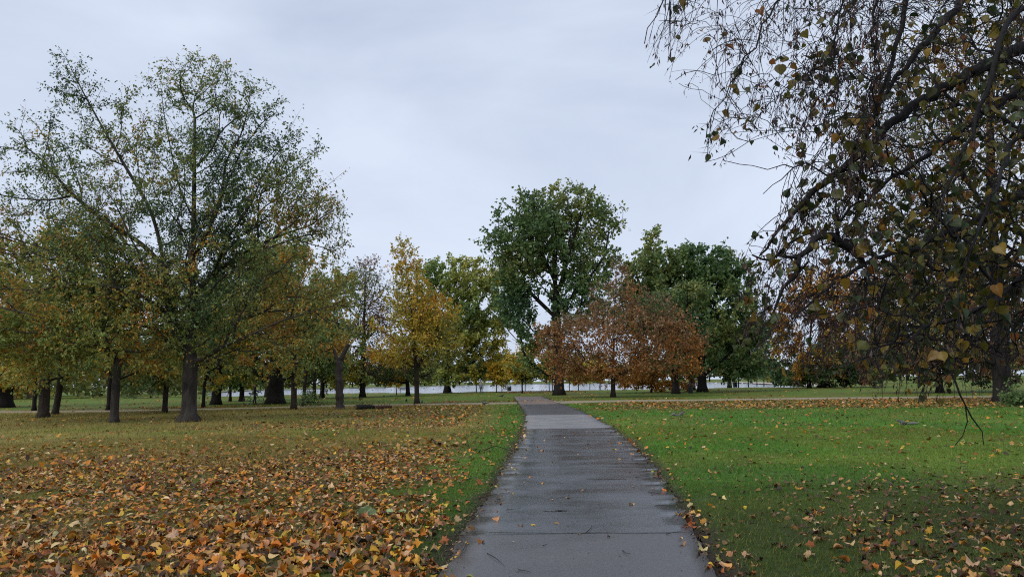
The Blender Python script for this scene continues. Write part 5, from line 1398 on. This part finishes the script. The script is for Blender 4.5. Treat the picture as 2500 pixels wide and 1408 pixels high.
def sign():
    b = at(1233, 953.4); b[2] = -.012; root = empty('lakeside_sign', b); tag(root, 'low white sign with black marks by the water beside a dark bin', 'sign')
    wht = mat_plain('white_board', (.75, .75, .74), .5, .05); blk = mat_plain('black_print', (.02, .02, .02), .6, .1)
    MB().box((0, 0, .50), (1.15, .05, .62)).build('board', wht, root)
    for x in (-.48, .48): MB().box((x, .045, .38), (.07, .04, .8)).build('post', blk, root)
    MB().box((-.22, -.029, .46), (.2, .006, .2)).build('printed_square', blk, root)
    MB().tube([(.25 + .15 * math.cos(a), -.03, .48 + .17 * math.sin(a)) for a in np.linspace(.7, 2 * math.pi - .7, 16)], .028, 4).build('printed_ring', blk, root)
sign()
def bench():
    b = at(988, 958); b[2] = -.012; root = empty('bench', b); tag(root, 'dark park bench by the water behind the dark lakeside trunk', 'bench'); root.rotation_euler = (0, 0, .1)
    m = mat_plain('bench_wood', (.05, .035, .025), .7, .3)
    for y in (-.2, -.07, .06, .19): MB().box((0, y, .45), (1.8, .1, .04)).build('seat_slat', m, root)
    for z in (.6, .72, .84): MB().box((0, .27, z), (1.8, .035, .09)).build('back_slat', m, root)
    for x in (-.75, .75):
        MB().box((x, -.18, .215), (.07, .07, .43)).build('leg', m, root); MB().box((x, .25, .44), (.07, .07, .9)).build('leg', m, root)
bench()
# birds
def bird_mesh(name, col, long_neck=False):
    mb = MB()
    mb.tube([(-.20, 0, .11), (-.12, 0, .12), (0, 0, .12), (.09, 0, .13), (.14, 0, .15)], [.012, .045, .075, .06, .02], 8)
    if long_neck: mb.tube([(.11, 0, .14), (.17, 0, .22), (.16, 0, .32), (.20, 0, .36), (.27, 0, .34)], [.035, .022, .018, .028, .006], 7)
    else: mb.tube([(.10, 0, .15), (.14, 0, .20), (.17, 0, .215), (.23, 0, .205)], [.04, .034, .032, .004], 7)
    mb.tube([(-.12, 0, .125), (-.22, 0, .115), (-.30, 0, .10)], [.03, .03, .012], 5)
    for sgn in (-1, 1): mb.tube([(.0, .03 * sgn, .08), (.0, .03 * sgn, .0), (.04, .03 * sgn, .0)], .006, 4)
    return tri_mesh(name, np.concatenate(mb.v), np.concatenate(mb.t), mat_plain(name + '_plumage', col, .7, .2), smooth=True)
BM = {'crow': bird_mesh('crow', (.015, .015, .017)), 'pigeon': bird_mesh('pigeon', (.10, .105, .12)), 'duck': bird_mesh('duck', (.06, .05, .045)), 'swan': bird_mesh('swan', (.75, .75, .74), True)}
def bird(kind, px, z, sc_, label, group=None):
    b = at(px[0], px[1], z); o = obj(kind, BM[kind], None, b); o.scale = (sc_, sc_, sc_); o.rotation_euler = (0, 0, rng.uniform(0, 6.28)); tag(o, label, 'bird', group)
for px, kd, lb in [((1182, 988.5), 'pigeon', 'pigeon standing on the cross path left of the path junction'), ((1225, 969), 'crow', 'black crow on the grass near the end of the path'),
                   ((992, 981), 'crow', 'crow on the lawn left of the cone-shaped yellow tree'), ((880, 976.5), 'crow', 'crow on the lawn below the bare twiggy tree'), ((1030, 984), 'pigeon', 'pigeon at the foot of the cone-shaped yellow tree'),
                   ((1102, 961), 'crow', 'crow beside the flared trunk of the pale green tree')]:
    bird(kd, px, -.012, 1.2, lb, 'birds on the lawn')
for px in [(910, 953), (935, 951), (955, 952.5), (1005, 951), (1035, 948), (1058, 951), (1130, 946), (1140, 949), (1148, 945), (1156, 947), (1198, 944), (1217, 946), (1255, 944), (1300, 948), (1311, 942), (1320, 944), (1332, 945), (1387, 944), (1425, 943), (1432, 941), (1452, 943), (795, 956), (812, 955)]:
    bird('duck', px, -.25, 1.1, 'small dark duck floating on the lake', 'ducks on the lake')
for px in [(1763, 936), (1812, 936.5), (1748, 936.5), (1835, 937)]:
    bird('swan', px, -.25, 2.2, 'white swan near the far right end of the lake', 'swans on the lake')
